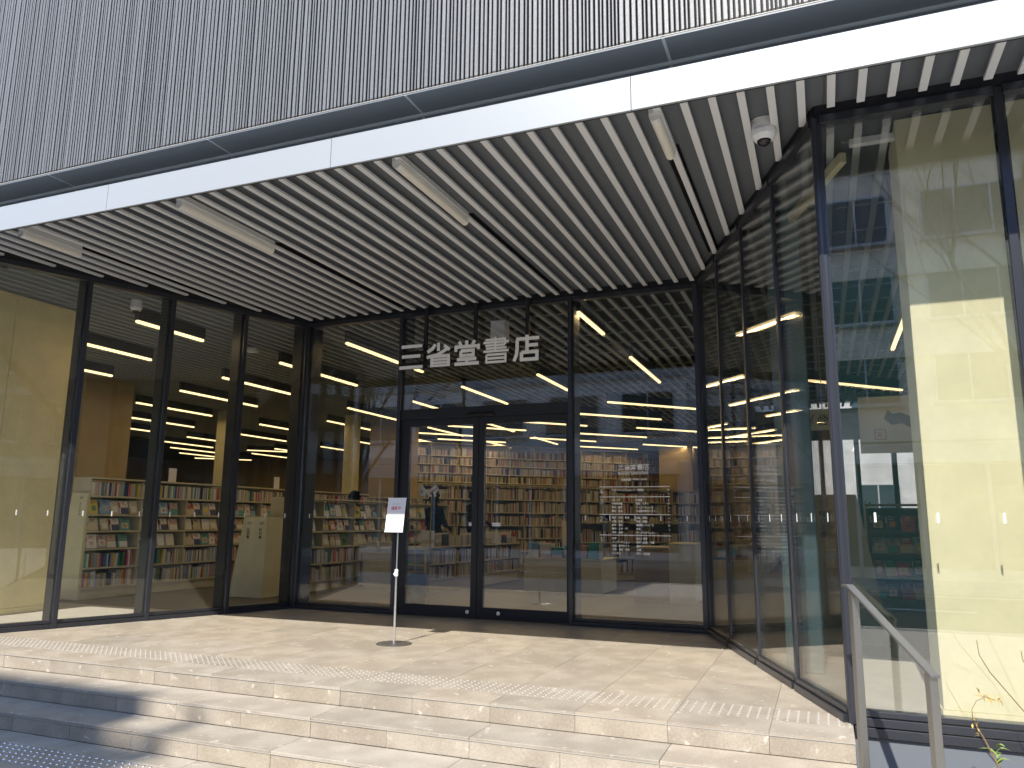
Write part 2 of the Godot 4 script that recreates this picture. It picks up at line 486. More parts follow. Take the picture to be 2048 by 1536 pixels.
func _ready() -> void:
	rng.seed = 7
	var cam := Camera3D.new()
	cam.name = "camera"
	cam.fov = 53.12
	cam.near = 0.05
	cam.far = 400.0
	cam.transform = Transform3D(Basis(Vector3.UP, deg_to_rad(21.904)) * Basis(Vector3.RIGHT, deg_to_rad(10.089)) * Basis(Vector3.BACK, deg_to_rad(0.506)), Vector3(0, 1.12, 0))
	add_child(cam)
	cam.current = true
	var sky_mat := ProceduralSkyMaterial.new()
	sky_mat.sky_top_color = Color(0.48, 0.60, 0.80)
	sky_mat.sky_horizon_color = Color(0.86, 0.89, 0.93)
	sky_mat.sky_curve = 0.13
	sky_mat.ground_bottom_color = Color(0.2, 0.2, 0.2)
	sky_mat.ground_horizon_color = Color(0.5, 0.52, 0.55)
	sky_mat.energy_multiplier = 1.6
	var sky := Sky.new()
	sky.sky_material = sky_mat
	var env := Environment.new()
	env.background_mode = Environment.BG_SKY
	env.sky = sky
	env.ambient_light_source = Environment.AMBIENT_SOURCE_SKY
	env.tonemap_mode = Environment.TONE_MAPPER_LINEAR
	env.tonemap_exposure = 1.72
	env.sdfgi_enabled = true
	env.ssao_enabled = true
	env.ssil_enabled = true
	var we := WorldEnvironment.new()
	we.name = "environment"
	we.environment = env
	add_child(we)
	var sun := DirectionalLight3D.new()
	sun.name = "sun"
	sun.light_energy = 1.6
	sun.light_color = Color(1.0, 0.97, 0.92)
	sun.light_angular_distance = 0.5
	sun.shadow_enabled = true
	add_child(sun)
	sun.look_at_from_position(Vector3(-0.5, 23, 16), Vector3(-0.5, 23, 16) + Vector3(0.03, -1.16, -1.0), Vector3.UP)

	make_materials()
	street()
	platform()
	building()
	interior()
	ceiling_lights()
	outside_things()
	shop_furniture()
	people()
	place_books()
	opposite_side()


# ---------------------------------------------------------------- ground
func street() -> void:
	var g := MB.new()
	g.box(Vector3(-120, PAVE - 0.5, -120), Vector3(120, PAVE - 0.13, 160))
	setting("ground", g, M.asphalt)
	var road := MB.new()
	road.box(Vector3(-120, PAVE - 0.129, 2.72), Vector3(120, PAVE - 0.115, 10.48))
	setting("road", road, M.asphalt)
	var mk := MB.new()
	for k in range(-12, 13):
		mk.box(Vector3(k * 5.0, PAVE - 0.114, 6.52), Vector3(k * 5.0 + 2.5, PAVE - 0.111, 6.66))
	mk.box(Vector3(-60, PAVE - 0.114, 3.2), Vector3(60, PAVE - 0.111, 3.34))
	mk.box(Vector3(-60, PAVE - 0.114, 9.8), Vector3(60, PAVE - 0.111, 9.94))
	setting("road_markings", mk, M.marking)
	for z in [[-3.975, 2.55, 2.7], [10.65, 14.0, 10.5]]:
		var p := MB.new()
		p.box(Vector3(-60, PAVE - 0.14, z[0]), Vector3(60, PAVE - 0.02, z[1]))
		setting("pavement", p, M.grout if z[0] < 0 else M.paving)
		var k := MB.new()
		var a: float = minf(z[2], z[1] if z[0] < 0 else z[0])
		k.soft_box(Vector3(-60, PAVE - 0.14, a + 0.002), Vector3(60, PAVE - 0.003, a + 0.146), 0.012)
		setting("kerb", k, M.kerb)
	var bed := MB.new()
	bed.box(Vector3(0.09, PAVE - 0.13, -5.02), Vector3(14, PAVE - 0.03, -3.977))
	setting("planting_bed_ground", bed, M.soil)
	# paving slabs and tactile slabs in front of the steps
	var base := setting("pavement", bx(Vector3(-14, PAVE - 0.1, -3.984), Vector3(-0.0, PAVE - 0.0205, -1.5)), M.grout)
	var rows := [-3.986, -3.80, -3.50, -2.90, -2.30, -1.70]
	var dots := MB.new()
	for r in rows.size() - 1:
		for k in range(-16, 1):
			var x0 := -2.0 + 0.5515 * k
			if x0 < -9.0 or x0 > -0.6:
				continue
			part(base, "paving_slab", sbx(Vector3(x0 + 0.002, PAVE - 0.02, rows[r] + 0.002), Vector3(x0 + 0.5495, PAVE, rows[r + 1] - 0.002), 0.002), M.stone[rng.randi() % 6])
	for i in range(0, 150):
		for j in 5:
			dot(dots, Vector3(-9.0 + i * 0.0551, PAVE, -3.77 + j * 0.06), 0.011, 0.005)
	var d := part(base, "tactile_dot", dots, M.chrome)
	d.set_meta("kind", "stuff")


func dot(mb: MB, at: Vector3, r: float, h: float) -> void:
	mb.lathe([Vector2(r, 0), Vector2(r * 0.75, h * 0.7), Vector2(r * 0.35, h), Vector2(0, h)], 7, Transform3D(Basis.IDENTITY, at))


func recess_poly() -> PackedVector2Array:
	# the platform in plan, up to the glass: x, -z
	return PackedVector2Array([Vector2(-14, 4.652), Vector2(0.085, 4.652), Vector2(0.085, 5.03), Vector2(-1.15, 8.36), Vector2(-6.36, 8.38), Vector2(-7.69, 4.99), Vector2(-14, 4.99)])


func platform() -> void:
	var flat := Transform3D(Basis(Vector3.RIGHT, Vector3(0, 0, -1), Vector3.UP), Vector3.ZERO)   # plan (x, -z) pushed up along y
	var body := MB.new()
	var under := recess_poly()
	var core := PackedVector2Array([Vector2(-14, 4.68), Vector2(0.07, 4.68), Vector2(0.07, 5.03), Vector2(-1.16, 8.36), Vector2(-6.36, 8.38), Vector2(-7.69, 4.99), Vector2(-14, 4.99)])
	body.prism(core, PAVE, -0.0185, flat)
	for s in [[-4.31, -0.117], [-3.985, -0.2345]]:
		body.box(Vector3(-14, PAVE + 0.001, -4.679), Vector3(0.075, s[1] - 0.0185, s[0] - 0.016))
	var base := setting("entrance_platform", body, M.grout)
	# floor tiles, clipped to the recess
	var rows := [-4.652, -4.925, -5.245, -5.885, -6.525, -7.165, -7.805, -8.445]
	var dots := MB.new()
	for r in rows.size() - 1:
		for k in range(-14, 4):
			var x0 := -2.0 + 0.5515 * k
			var cell := PackedVector2Array([Vector2(x0 + 0.001, -rows[r] + 0.001), Vector2(x0 + 0.5505, -rows[r] + 0.001), Vector2(x0 + 0.5505, -rows[r + 1] - 0.001), Vector2(x0 + 0.001, -rows[r + 1] - 0.001)])
			for piece in Geometry2D.intersect_polygons(cell, under):
				var mb := MB.new()
				mb.prism(piece, -0.018, 0.0003 * (rng.randi() % 3) - 0.0004, flat)
				part(base, "floor_tile", mb, M.stone[rng.randi() % 6])
				if r == 1:
					for i in 10:
						for j in 6:
							var q := Vector2(x0 + 0.0276 + i * 0.0551, 4.955 + j * 0.052)
							if Geometry2D.is_point_in_polygon(q, piece):
								dot(dots, Vector3(q.x, 0.0, -q.y), 0.0105, 0.005)
	var d := part(base, "tactile_dot", dots, M.dot)
	d.set_meta("kind", "stuff")
	# three risers and two treads
	var ys := [0.0, -0.117, -0.2345, PAVE]
	var zs := [-4.655, -4.31, -3.985]
	for s in 3:
		for k in range(-15, 5):
			var x0: float = -2.0 + 0.5515 * k + [0.0, 0.02, -0.02][s]
			var x1 := minf(x0 + 0.5505, 0.085)
			if x0 > 0.06:
				continue
			part(base, "riser_slab", sbx(Vector3(x0 + 0.0005, ys[s + 1] + 0.001, zs[s] - 0.013), Vector3(x1, ys[s] - 0.0195, zs[s] + (0.0008 * (k % 3))), 0.0015), M.stone[rng.randi() % 6])
			if s > 0:
				# treads are twice as long
				if (k + 20) % 2 == 0:
					part(base, "tread_slab", sbx(Vector3(x0, ys[s] - 0.018, zs[s - 1] + 0.004), Vector3(minf(x0 + 1.1, 0.085), ys[s], zs[s] + 0.0025), 0.002), M.stone[rng.randi() % 6])
	for s in 3:
		var strip := bx(Vector3(-14, ys[s] - 0.0185, zs[s] - 0.004), Vector3(0.086, ys[s] - 0.0150, zs[s] + 0.0035))
		part(base, "nosing_strip", strip, M.edge)


# ---------------------------------------------------------------- building
func glass_edge(x: float) -> float:
	# z of the glass line above x
	if x < LEFT_A.x or x > RIGHT_B.x: return -5.03
	if x < LEFT_B.x: return lerpf(LEFT_A.z, LEFT_B.z, (x - LEFT_A.x) / (LEFT_B.x - LEFT_A.x))
	if x > BACK_B.x: return lerpf(BACK_B.z, RIGHT_B.z, (x - BACK_B.x) / (RIGHT_B.x - BACK_B.x))
	return -8.37


func glass_run(a: Vector3, b: Vector3, cuts: Array, lift: float, label: String, door := false, fins := true, lites := 2) -> Node3D:
	var l := a.distance_to(b)
	var run := holder(bld, "glass_wall", a, atan2(-(b - a).z, (b - a).x), label)
	var top := GLASS_TOP + lift
	var xs := []
	for c in cuts:
		xs.append(c * l)
	for k in xs.size():
		var x: float = xs[k]
		part(run, "mullion", sbx(Vector3(x - 0.024, 0.001 + lift, -0.034), Vector3(x + 0.024, top - 0.001, 0.050 if fins else 0.024), 0.003), M.frame)
		if fins and not (lites == 1 and k == 0): part(run, "mullion_fin", bx(Vector3(x - 0.031, 0.002 + lift, -0.25), Vector3(x + 0.031, top - 0.002, -0.036)), M.frame_dull)
	for k in xs.size() - 1:
		var x0: float = xs[k] + 0.0245
		var x1: float = xs[k + 1] - 0.0245
		part(run, "head_rail", bx(Vector3(x0, top - 0.05, -0.05), Vector3(x1, top, 0.036)), M.frame)
		if door and k == 1:
			continue
		var sill := MB.new()
		sill.soft_box(Vector3(x0, 0.052, -0.05), Vector3(x1, 0.082, 0.030), 0.002)
		sill.soft_box(Vector3(x0, 0.0015 + lift, -0.05), Vector3(x1, 0.047, 0.048), 0.002)
		part(run, "sill_rail", sill, M.frame)
		glazing(run, x0, x1, 0.082, top - 0.05, lites)
		var n := int(round((x1 - x0) / 0.29))
		if n > 0:
			for i in n:
				var x := x0 + (i + 0.5) * (x1 - x0) / n
				part(run, "glass_marker", bx(Vector3(x - 0.0055, 1.13, 0.0125), Vector3(x + 0.0055, 1.185, 0.0135)), M.vinyl)
	return run


func glazing(parent: Node3D, x0: float, x1: float, y0: float, y1: float, lites := 2) -> void:
	# double glazing: two lites with air between; the third is added for stronger reflections
	var p := MB.new()
	p.box(Vector3(x0 + 0.0005, y0 + 0.0005, 0.002), Vector3(x1 - 0.0005, y1 - 0.0005, 0.012))
	if lites > 1: p.box(Vector3(x0 + 0.0005, y0 + 0.0005, -0.022), Vector3(x1 - 0.0005, y1 - 0.0005, -0.012))
	if lites > 2: p.box(Vector3(x0 + 0.0005, y0 + 0.0005, -0.044), Vector3(x1 - 0.0005, y1 - 0.0005, -0.036))
	part(parent, "pane", p, M.glass)
	var sp := MB.new()
	for e in [[x0, x0 + 0.012, y0, y1], [x1 - 0.012, x1, y0, y1]]:
		sp.box(Vector3(e[0], e[2], -0.0118), Vector3(e[1], e[3], 0.0018))
	part(parent, "spacer_bar", sp, M.black)


func building() -> void:
	bld = thing("bookstore_building", "bookshop building with ribbed grey upper wall, white canopy edge and glazed recessed entrance", "building")
	# ribs of the upper wall: three widths in an irregular row
	var wall := holder(bld, "ribbed_wall")
	part(wall, "backing_panel", bx(Vector3(-14, 4.245, -4.9), Vector3(14, 12.4, -4.655)), M.black)
	var kinds := []
	for w in [0.013, 0.021, 0.029]:
		var m := MB.new()
		m.soft_box(Vector3(-w / 2, 4.282, -0.055), Vector3(w / 2, 9.4, 0.0), 0.003)
		var both: ArrayMesh = m.commit()
		var c := MB.new()
		c.box(Vector3(-w / 2 + 0.002, 4.256, -0.045), Vector3(w / 2 - 0.002, 4.2815, -0.002))
		c.commit(both)
		both.surface_set_material(1, M.cap)
		kinds.append([w, both])
	var x := -7.85
	while x < 1.4:
		var k: Array = kinds[[0, 1, 2, 1, 2, 0, 1][rng.randi() % 7]]
		x += k[0] / 2
		part(wall, "rib", k[1], M.rib[[0, 0, 1, 2][rng.randi() % 4]], Vector3(x, 0, -4.60 - 0.004 * (rng.randi() % 2)))
		x += k[0] / 2 + 0.0125
	part(wall, "upper_cladding", bx(Vector3(-14, 9.42, -4.65), Vector3(14, 12.4, -4.61)), M.rib[1])
	part(wall, "side_cladding", bx(Vector3(1.43, 4.28, -4.65), Vector3(14, 9.4, -4.61)), M.rib[1])
	part(wall, "side_cladding", bx(Vector3(-14, 4.28, -4.65), Vector3(-7.87, 9.4, -4.61)), M.rib[1])
	part(wall, "drip_rail", sbx(Vector3(-14, 4.243, -4.65), Vector3(14, 4.2515, -4.572), 0.002), M.edge)
	# dark soffit under it and the recess behind the canopy edge
	var sof := holder(bld, "soffit")
	var seams := [-14.0, -8.4, -6.48, -4.6, -2.72, -0.80, 1.12, 3.0, 14.0]
	for k in seams.size() - 1:
		part(sof, "soffit_panel", bx(Vector3(seams[k] + 0.011, 4.231, -4.845), Vector3(seams[k + 1] - 0.011, 4.2415, -4.575)), M.soffit)
		part(sof, "recess_panel", bx(Vector3(seams[k] + 0.011, 3.822, -4.882), Vector3(seams[k + 1] - 0.011, 4.212, -4.867)), M.soffit)
	part(sof, "edge_trim", bx(Vector3(-14, 4.2135, -4.866), Vector3(14, 4.2418, -4.8465)), M.soffit_line)
	part(sof, "soffit_joint", bx(Vector3(-14, 4.2335, -4.844), Vector3(14, 4.2405, -4.578)), M.soffit_line)
	part(sof, "recess_joint", bx(Vector3(-14, 3.822, -4.880), Vector3(14, 4.2125, -4.872)), M.soffit_line)
	# white canopy edge
	var fas := holder(bld, "canopy_edge")
	part(fas, "core", bx(Vector3(-14, 3.61, -4.335), Vector3(14, 3.826, -4.3165)), M.black)
	var fx := -14.12
	while fx < 13.5:
		part(fas, "canopy_panel", sbx(Vector3(fx + 0.0015, 3.605, -4.315), Vector3(fx + 2.1925, 3.832, -4.296), 0.0015), M.fascia)
		fx += 2.194
	part(fas, "canopy_top", bx(Vector3(-14, 3.8265, -4.90), Vector3(14, 3.8345, -4.336)), M.white_metal)  # unseen from below; white chosen to bounce sun onto the soffit
	# slab and boards above the slats
	part(bld, "slab", bx(Vector3(-30.5, 3.90, -29.5), Vector3(-1.502, 4.0, -4.905)), M.black)
	part(bld, "slab", bx(Vector3(-1.5, 3.90, -19.2), Vector3(14, 4.0, -4.905)), M.black)
	part(bld, "upper_storeys", bx(Vector3(-14, 4.01, -29.5), Vector3(-1.502, 12.5, -4.905)), M.wall_grey)
	part(bld, "upper_storeys", bx(Vector3(-1.5, 4.01, -19.2), Vector3(14, 12.5, -4.905)), M.wall_grey)
	var ceil := holder(bld, "ceiling")
	var zz := -4.345
	while zz > -8.4:
		var xx := -10.3
		while xx < 4.0:
			part(ceil, "ceiling_board", bx(Vector3(xx + 0.001, 3.805, zz - 1.046), Vector3(xx + 1.741, 3.825, zz - 0.0005)), M.backing)
			xx += 1.742
		zz -= 1.048
	part(ceil, "ceiling_void", bx(Vector3(-14, 3.83, -9.0), Vector3(14, 3.8985, -4.54)), M.black)
	var k0 := -46
	for k in range(k0, 24):
		var sx := 0.016 + k * SLAT_PITCH
		var z1 := glass_edge(sx) + 0.07
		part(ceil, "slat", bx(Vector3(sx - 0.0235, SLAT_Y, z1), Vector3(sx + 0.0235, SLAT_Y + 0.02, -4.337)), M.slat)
	# dark grilles in the four channels that carry the tube lights
	for g in [[-2.79, -5.83], [-0.875, -5.2], [-4.88, -5.83], [-6.795, -5.22]]:
		var gr := MB.new()
		var z1 := glass_edge(g[0]) + 0.08
		gr.box(Vector3(g[0] - 0.055, 3.793, z1), Vector3(g[0] + 0.055, 3.803, g[1] - 0.02))
		var z: float = g[1] - 0.03
		var row := 0
		while z > z1:
			for q in 6:
				gr.box(Vector3(g[0] - 0.05 + q * 0.0175 + 0.008 * (row % 2), 3.783, z - 0.007), Vector3(g[0] - 0.05 + q * 0.0175 + 0.009 + 0.008 * (row % 2), 3.7925, z))
			z -= 0.016
			row += 1
		part(ceil, "channel_grille", gr, M.mesh_black)
	# head closure between the slats and the glass
	for e in [[LEFT_A, LEFT_B], [LEFT_B, BACK_B], [BACK_B, RIGHT_B], [RIGHT_B, Vector3(14, 0, -5.03)], [Vector3(-14, 0, -4.99), LEFT_A]]:
		var l: float = e[0].distance_to(e[1])
		part(bld, "head_closure", bx(Vector3(0.002, 3.728, -0.05), Vector3(l - 0.002, 3.8995, 0.01)), M.frame_dull, e[0], atan2(-(e[1] - e[0]).z, (e[1] - e[0]).x))
	# the glass
	glass_run(LEFT_A, LEFT_B, [0.0, 0.245, 0.497, 0.75, 0.992], 0.0, "slanted glass wall left of the entrance", false, true, 1)
	var back := glass_run(LEFT_B, BACK_B, [0.006, 0.284, 0.716, 0.994], 0.002, "glass front with the sliding doors", true)
	glass_run(BACK_B, RIGHT_B, [0.012, 0.25, 0.5, 0.75, 1.0], 0.0, "slanted glass wall right of the entrance", false, false, 2)
	glass_run(RIGHT_B, Vector3(3.47, 0, -5.03), [0.0, 0.303, 0.60, 0.90, 1.0], 0.002, "street-side glass wall above the plinth", false, false, 3)
	glass_run(Vector3(-14, 0, -4.99), LEFT_A, [0.0, 0.2, 0.4, 0.6, 0.8, 0.994], 0.002, "street-side glass wall left of the recess", false, false)
	# transom and doors; local x = 0 at the left corner of the back glass
	var dx0 := 1.48 + 0.0245
	var dx1 := 3.73 - 0.0245
	part(back, "door_header", sbx(Vector3(dx0, 2.345, -0.12), Vector3(dx1, 2.475, 0.03), 0.003), M.frame_dull)
	glazing(back, dx0, dx1, 2.475, GLASS_TOP - 0.048)
	part(back, "door_sensor", sbx(Vector3(2.44, 2.352, 0.031), Vector3(2.79, 2.385, 0.075), 0.008), M.black)
	part(back, "side_post", bx(Vector3(dx0, 0.002, -0.10), Vector3(dx0 + 0.07, 2.344, 0.0)), M.frame_dull)
	for side in 2:
		var a0: float = 1.58 if side == 0 else 2.577
		var a1: float = 2.571 if side == 0 else dx1 - 0.004
		var leaf := holder(bld, "sliding_door", LEFT_B + Vector3(0, 0, 0.01), 0.0, "left leaf of the glass sliding door" if side == 0 else "right leaf of the glass sliding door")
		var s0 := 0.055 if side == 0 else 0.075
		var s1 := 0.075 if side == 0 else 0.03
		part(leaf, "door_frame", leaf_frame(a0, a1, s0, s1), M.frame_dull)
		glazing_door(leaf, a0 + s0, a1 - s1)
		var lk := MB.new()
		lk.lathe([Vector2(0.024, 0), Vector2(0.024, 0.006), Vector2(0.02, 0.009), Vector2(0.008, 0.009), Vector2(0.006, 0.004), Vector2(0, 0.004)], 18, Transform3D(Basis(Vector3.RIGHT, PI / 2), Vector3.ZERO))
		part(leaf, "door_lock", lk, M.chrome, Vector3(2.47 if side == 0 else 2.86, 0.078, 0.022))
		var st := MB.new()
		var cx := 2.515 if side == 0 else 2.815
		st.box(Vector3(cx - 0.052, 1.055, 0.004), Vector3(cx + 0.052, 1.095, 0.0055))
		part(leaf, "door_sticker", st, M.paper)
		var ar := MB.new()
		var dr := -1.0 if side == 0 else 1.0
		ar.stroke([Vector2(cx + dr * 0.03, 1.088), Vector2(cx + dr * 0.044, 1.075), Vector2(cx + dr * 0.03, 1.062)], 0.006, 0.0056, 0.0062)
		for q in 4:
			ar.stroke([Vector2(cx - dr * 0.035 + dr * q * 0.015, 1.083), Vector2(cx - dr * 0.035 + dr * q * 0.015, 1.067)], 0.004, 0.0056, 0.0062)
			ar.stroke([Vector2(cx - dr * 0.04 + dr * q * 0.015, 1.075), Vector2(cx - dr * 0.03 + dr * q * 0.015, 1.0752)], 0.004, 0.0056, 0.0064)
		part(leaf, "sticker_print", ar, M.ink)
	# plinth under the street-side glass
	part(bld, "plinth", sbx(Vector3(0.092, PAVE - 0.03, -5.2), Vector3(14, -0.058, -5.005), 0.002), M.plinth)
	part(bld, "plinth_ledge", sbx(Vector3(0.092, -0.056, -5.2), Vector3(14, -0.003, -4.985), 0.004), M.frame)


func leaf_frame(a0: float, a1: float, s0: float, s1: float) -> MB:
	var f := MB.new()
	f.soft_box(Vector3(a0, 0.006, -0.045), Vector3(a0 + s0, 2.342, 0.008), 0.002)
	f.soft_box(Vector3(a1 - s1, 0.006, -0.045), Vector3(a1, 2.342, 0.008), 0.002)
	f.box(Vector3(a0 + s0, 0.007, -0.044), Vector3(a1 - s1, 0.135, 0.007))
	f.box(Vector3(a0 + s0, 2.262, -0.044), Vector3(a1 - s1, 2.341, 0.007))
	return f


func glazing_door(leaf: Node3D, x0: float, x1: float) -> void:
	var p := MB.new()
	p.box(Vector3(x0 + 0.0005, 0.1355, -0.008), Vector3(x1 - 0.0005, 2.2615, 0.002))
	p.box(Vector3(x0 + 0.0005, 0.1355, -0.030), Vector3(x1 - 0.0005, 2.2615, -0.020))
	part(leaf, "pane", p, M.glass)


# ---------------------------------------------------------------- interior shell
func interior() -> void:
	var fl := MB.new()
	var t := Transform3D(Basis(Vector3.RIGHT, Vector3(0, 0, -1), Vector3.UP), Vector3.ZERO)
	fl.prism(PackedVector2Array([Vector2(-30, 5.06), Vector2(-7.72, 5.06), Vector2(-6.4, 8.43), Vector2(-1.12, 8.43), Vector2(0.13, 5.09), Vector2(9, 5.09), Vector2(9, 19.1), Vector2(-1.6, 19.1), Vector2(-1.6, 29), Vector2(-30, 29)]), -0.3, -0.004, t)
	part(bld, "interior_floor", fl, M.carpet)
	var en := MB.new()
	en.prism(PackedVector2Array([Vector2(-14, 5.06), Vector2(-7.72, 5.06), Vector2(-6.74, 7.56), Vector2(-14, 7.56)]), -0.003, 0.0, t)
	en.prism(PackedVector2Array([Vector2(-0.81, 7.56), Vector2(0.13, 5.09), Vector2(9, 5.09), Vector2(9, 7.56)]), -0.003, 0.0, t)
	part(bld, "entry_floor", en, M.entry)
	for w in [
		[Vector3(-30.5, 0, -29.5), Vector3(-30, 3.9, -4.99), M.tan], [Vector3(-30, 0, -29.5), Vector3(-1.5, 3.9, -29.0), M.tan],
		[Vector3(-1.7, 0, -29), Vector3(-1.5, 3.9, -19.0), M.tan], [Vector3(9, 0, -19.2), Vector3(9.2, 3.9, -5.1), M.cream],
		[Vector3(3.47, -0.002, -5.2), Vector3(9, 3.72, -5.02), M.wall_grey], [Vector3(-30, -0.3, -5.2), Vector3(-14.05, 3.72, -5.0), M.wall_grey]]:
		part(bld, "interior_wall", bx(w[0], w[1]), w[2])
	# window wall to the side street at the far right
	var sw := holder(bld, "side_street_window", Vector3(-1.48, 0, -19.0))
	var xs := [0.0, 0.75, 1.5, 2.25, 3.0, 4.2, 5.4, 6.6, 7.8, 9.0, 10.45]
	for k in xs.size():
		part(sw, "mullion", bx(Vector3(xs[k] - 0.05, 0, -0.15), Vector3(xs[k] + 0.05, 3.72, 0.05)), M.frame_dull)
	for k in xs.size() - 1:
		var p := MB.new()
		p.box(Vector3(xs[k] + 0.051, 0.0, -0.03), Vector3(xs[k + 1] - 0.051, 3.0, -0.02))
		part(sw, "pane", p, M.glass)
		part(sw, "spandrel", bx(Vector3(xs[k] + 0.051, 3.0, -0.05), Vector3(xs[k + 1] - 0.051, 3.72, 0.0)), M.frame_dull)
	# slats go on inside
	var ceil := holder(bld, "interior_ceiling")
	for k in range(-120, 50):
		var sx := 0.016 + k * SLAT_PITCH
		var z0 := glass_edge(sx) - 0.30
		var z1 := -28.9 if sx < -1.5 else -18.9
		part(ceil, "slat", bx(Vector3(sx - 0.0245, SLAT_Y, z1), Vector3(sx + 0.0245, SLAT_Y + 0.045, z0)), M.slat_shaded)
	for k in 38:
		var z := -5.6 - k * 0.62
		var x1 := 8.9 if z > -18.9 else -1.6
		var spans := [[-22.0, x1]]
		if z > -8.7:
			# the runners stop at the glass of the recess
			var f := clampf((z + 4.99) / (-8.38 + 4.99), 0.0, 1.0)
			spans = [[-22.0, lerpf(-7.69, -6.36, f) - 0.4], [lerpf(0.09, -1.15, f) + 0.4, x1]]
			if z < -8.4: spans = [[-22.0, x1]]
		for sp in spans:
			part(ceil, "ceiling_runner", bx(Vector3(sp[0], SLAT_Y + 0.05, z - 0.012), Vector3(sp[1], SLAT_Y + 0.066, z + 0.012)), M.alu)
	for c in [[-13.72, -12.6, -11.2, -10.1, M.tan], [-11.3, -11.0, -16.9, -16.6, M.cream], [-10.9, -9.9, -18.0, -17.2, M.tan], [-13.9, -13.6, -15.2, -14.9, M.cream], [-5.0, -3.9, -26.6, -25.6, M.tan]]:
		part(bld, "interior_column", sbx(Vector3(c[0], 0, c[2]), Vector3(c[1], 3.895, c[3]), 0.01), c[4])
	part(bld, "interior_column", sbx(Vector3(-0.33, 0, -6.80), Vector3(-0.06, 3.895, -6.52), 0.01), M.steel_paint, Vector3.ZERO, 0.0, "grey-green column just behind the right glass wall")
	# pale blind rails inside the street-side glass
	part(bld, "blind_rail", sbx(Vector3(0.30, 3.63, -5.36), Vector3(3.4, 3.68, -5.31), 0.006), M.slat)
	part(bld, "blind_rail", sbx(Vector3(0, 3.60, -0.05), Vector3(1.5, 3.68, 0.0), 0.006), M.cream, Vector3(-0.28, 0, -6.90), atan2(-1.40, 0.52))
	# cream panel walls close behind the glass
	var pw := holder(bld, "panel_wall", Vector3(0.575, 0, -5.27), 0.0, "pale yellow panel wall behind the street-side glass")
	for k in 4:
		part(pw, "wall_panel", sbx(Vector3(k * 0.62 + 0.002, 0.07, -0.5), Vector3(k * 0.62 + 0.617, 3.74, 0.0), 0.003), M.cream)
	part(pw, "skirting", bx(Vector3(-0.004, 0.0, -0.505), Vector3(2.49, 0.069, 0.006)), M.cream)
	var pl := holder(bld, "panel_wall", Vector3(-8.82, 0, -6.84), PI / 2, "pale yellow panel wall behind the leftmost glass")
	for k in 2:
		part(pl, "wall_panel", sbx(Vector3(-1.6 + k * 0.8 + 0.002, 0.07, -0.6), Vector3(-1.6 + k * 0.8 + 0.798, 3.735, 0.0), 0.003), M.cream_left)
	part(pl, "skirting", bx(Vector3(-1.6, 0.0, -0.605), Vector3(0.004, 0.069, 0.006)), M.cream_left)


# ---------------------------------------------------------------- lamps
func ceiling_lights() -> void:
	var rows := [
		["above the directory lettering", [[-2.58, -8.5, -9.65], [-2.58, -11.2, -13.47]]],
		["behind the right end of the shop sign", [[-4.38, -12.05, -14.3]]],
		["behind the left end of the shop sign", [[-6.12, -8.94, -11.2], [-6.12, -12.72, -14.97]]],
		["above the trapezoid sign panel", [[-7.95, -6.99, -8.14], [-7.92, -9.76, -11.98], [-7.88, -13.84, -16.08]]],
		["above the left bookcase", [[-9.72, -7.67, -8.9], [-9.74, -10.49, -12.73], [-9.74, -14.4, -16.6], [-9.74, -18.2, -20.4]]],
		["beside the broad tan column", [[-11.5, -8.46, -9.72], [-11.55, -11.33, -13.57], [-11.55, -16.2, -18.4]]],
		["in the row behind the broad tan column", [[-13.7, -12.25, -14.5], [-13.7, -16.23, -18.45], [-13.7, -20.2, -22.4]]],
		["far back above the second bookcase row", [[-15.9, -14.04, -16.2], [-15.9, -17.93, -20.15], [-15.9, -22.0, -24.2]]],
		["above the doors, deep inside", [[-7.88, -17.6, -19.8], [-7.88, -21.4, -23.6]]],
		["far back left of the doors", [[-11.55, -20.0, -22.2], [-11.55, -23.6, -25.8], [-13.7, -24.0, -26.2], [-9.74, -22.0, -24.2]]],
		["in the row left of the tan column", [[-17.6, -10.4, -12.6], [-17.9, -14.4, -16.6]]],
		["far left at the back", [[-18.0, -22.2, -24.4], [-20.2, -23.6, -25.8], [-22.8, -22.6, -24.8]]],
		["near the far left wall", [[-18.03, -18.12, -20.35], [-19.87, -18.98, -21.2], [-21.35, -20.73, -22.9]]],
		["above the right-hand panel wall", [[1.04, -9.68, -11.92]]],
	]
	var ord := ["nearest", "second", "third", "farthest"]
	for r in rows:
		for k in r[1].size():
			var q: Array = r[1][k]
			var which: String = ord[k] if r[1].size() > 1 else "single"
			lamp(Vector3(q[0], 0, q[1]), Vector3(q[0], 0, q[2]), "%s warm linear ceiling light %s" % [which, r[0]])
	var diag := [[-7.19, -17.58], [-9.07, -18.06], [-10.84, -19.1], [-10.86, -20.94], [-8.05, -21.5], [-4.05, -15.4], [-5.13, -16.91], [-4.47, -19.98], [-6.31, -20.78], [-7.41, -24.49], [-5.27, -24.43], [-0.12, -14.12], [0.99, -17.0], [-19.4, -22.4], [-24.15, -24.77]]
	var say := ["above the doors' meeting stiles", "above the left door leaf, top of three", "above the left door leaf, middle of three", "just above the tall bookshelf at the left door leaf", "above the right door leaf, lowest one",
		"low over the right end of the directory window", "highest over the upper directory window", "upper right of the directory window", "lower left of the directory window", "lowest, left over the directory lettering", "lowest, right over the directory lettering",
		"left of the street-side panel wall, higher one", "left of the street-side panel wall, lower one", "at the far left wall, right one", "at the far left wall, left one"]
	for k in diag.size():
		var a := Vector3(diag[k][0], 0, diag[k][1])
		lamp(a, a + Vector3(1.6, 0, -1.6), "warm slanting light bar " + say[k])


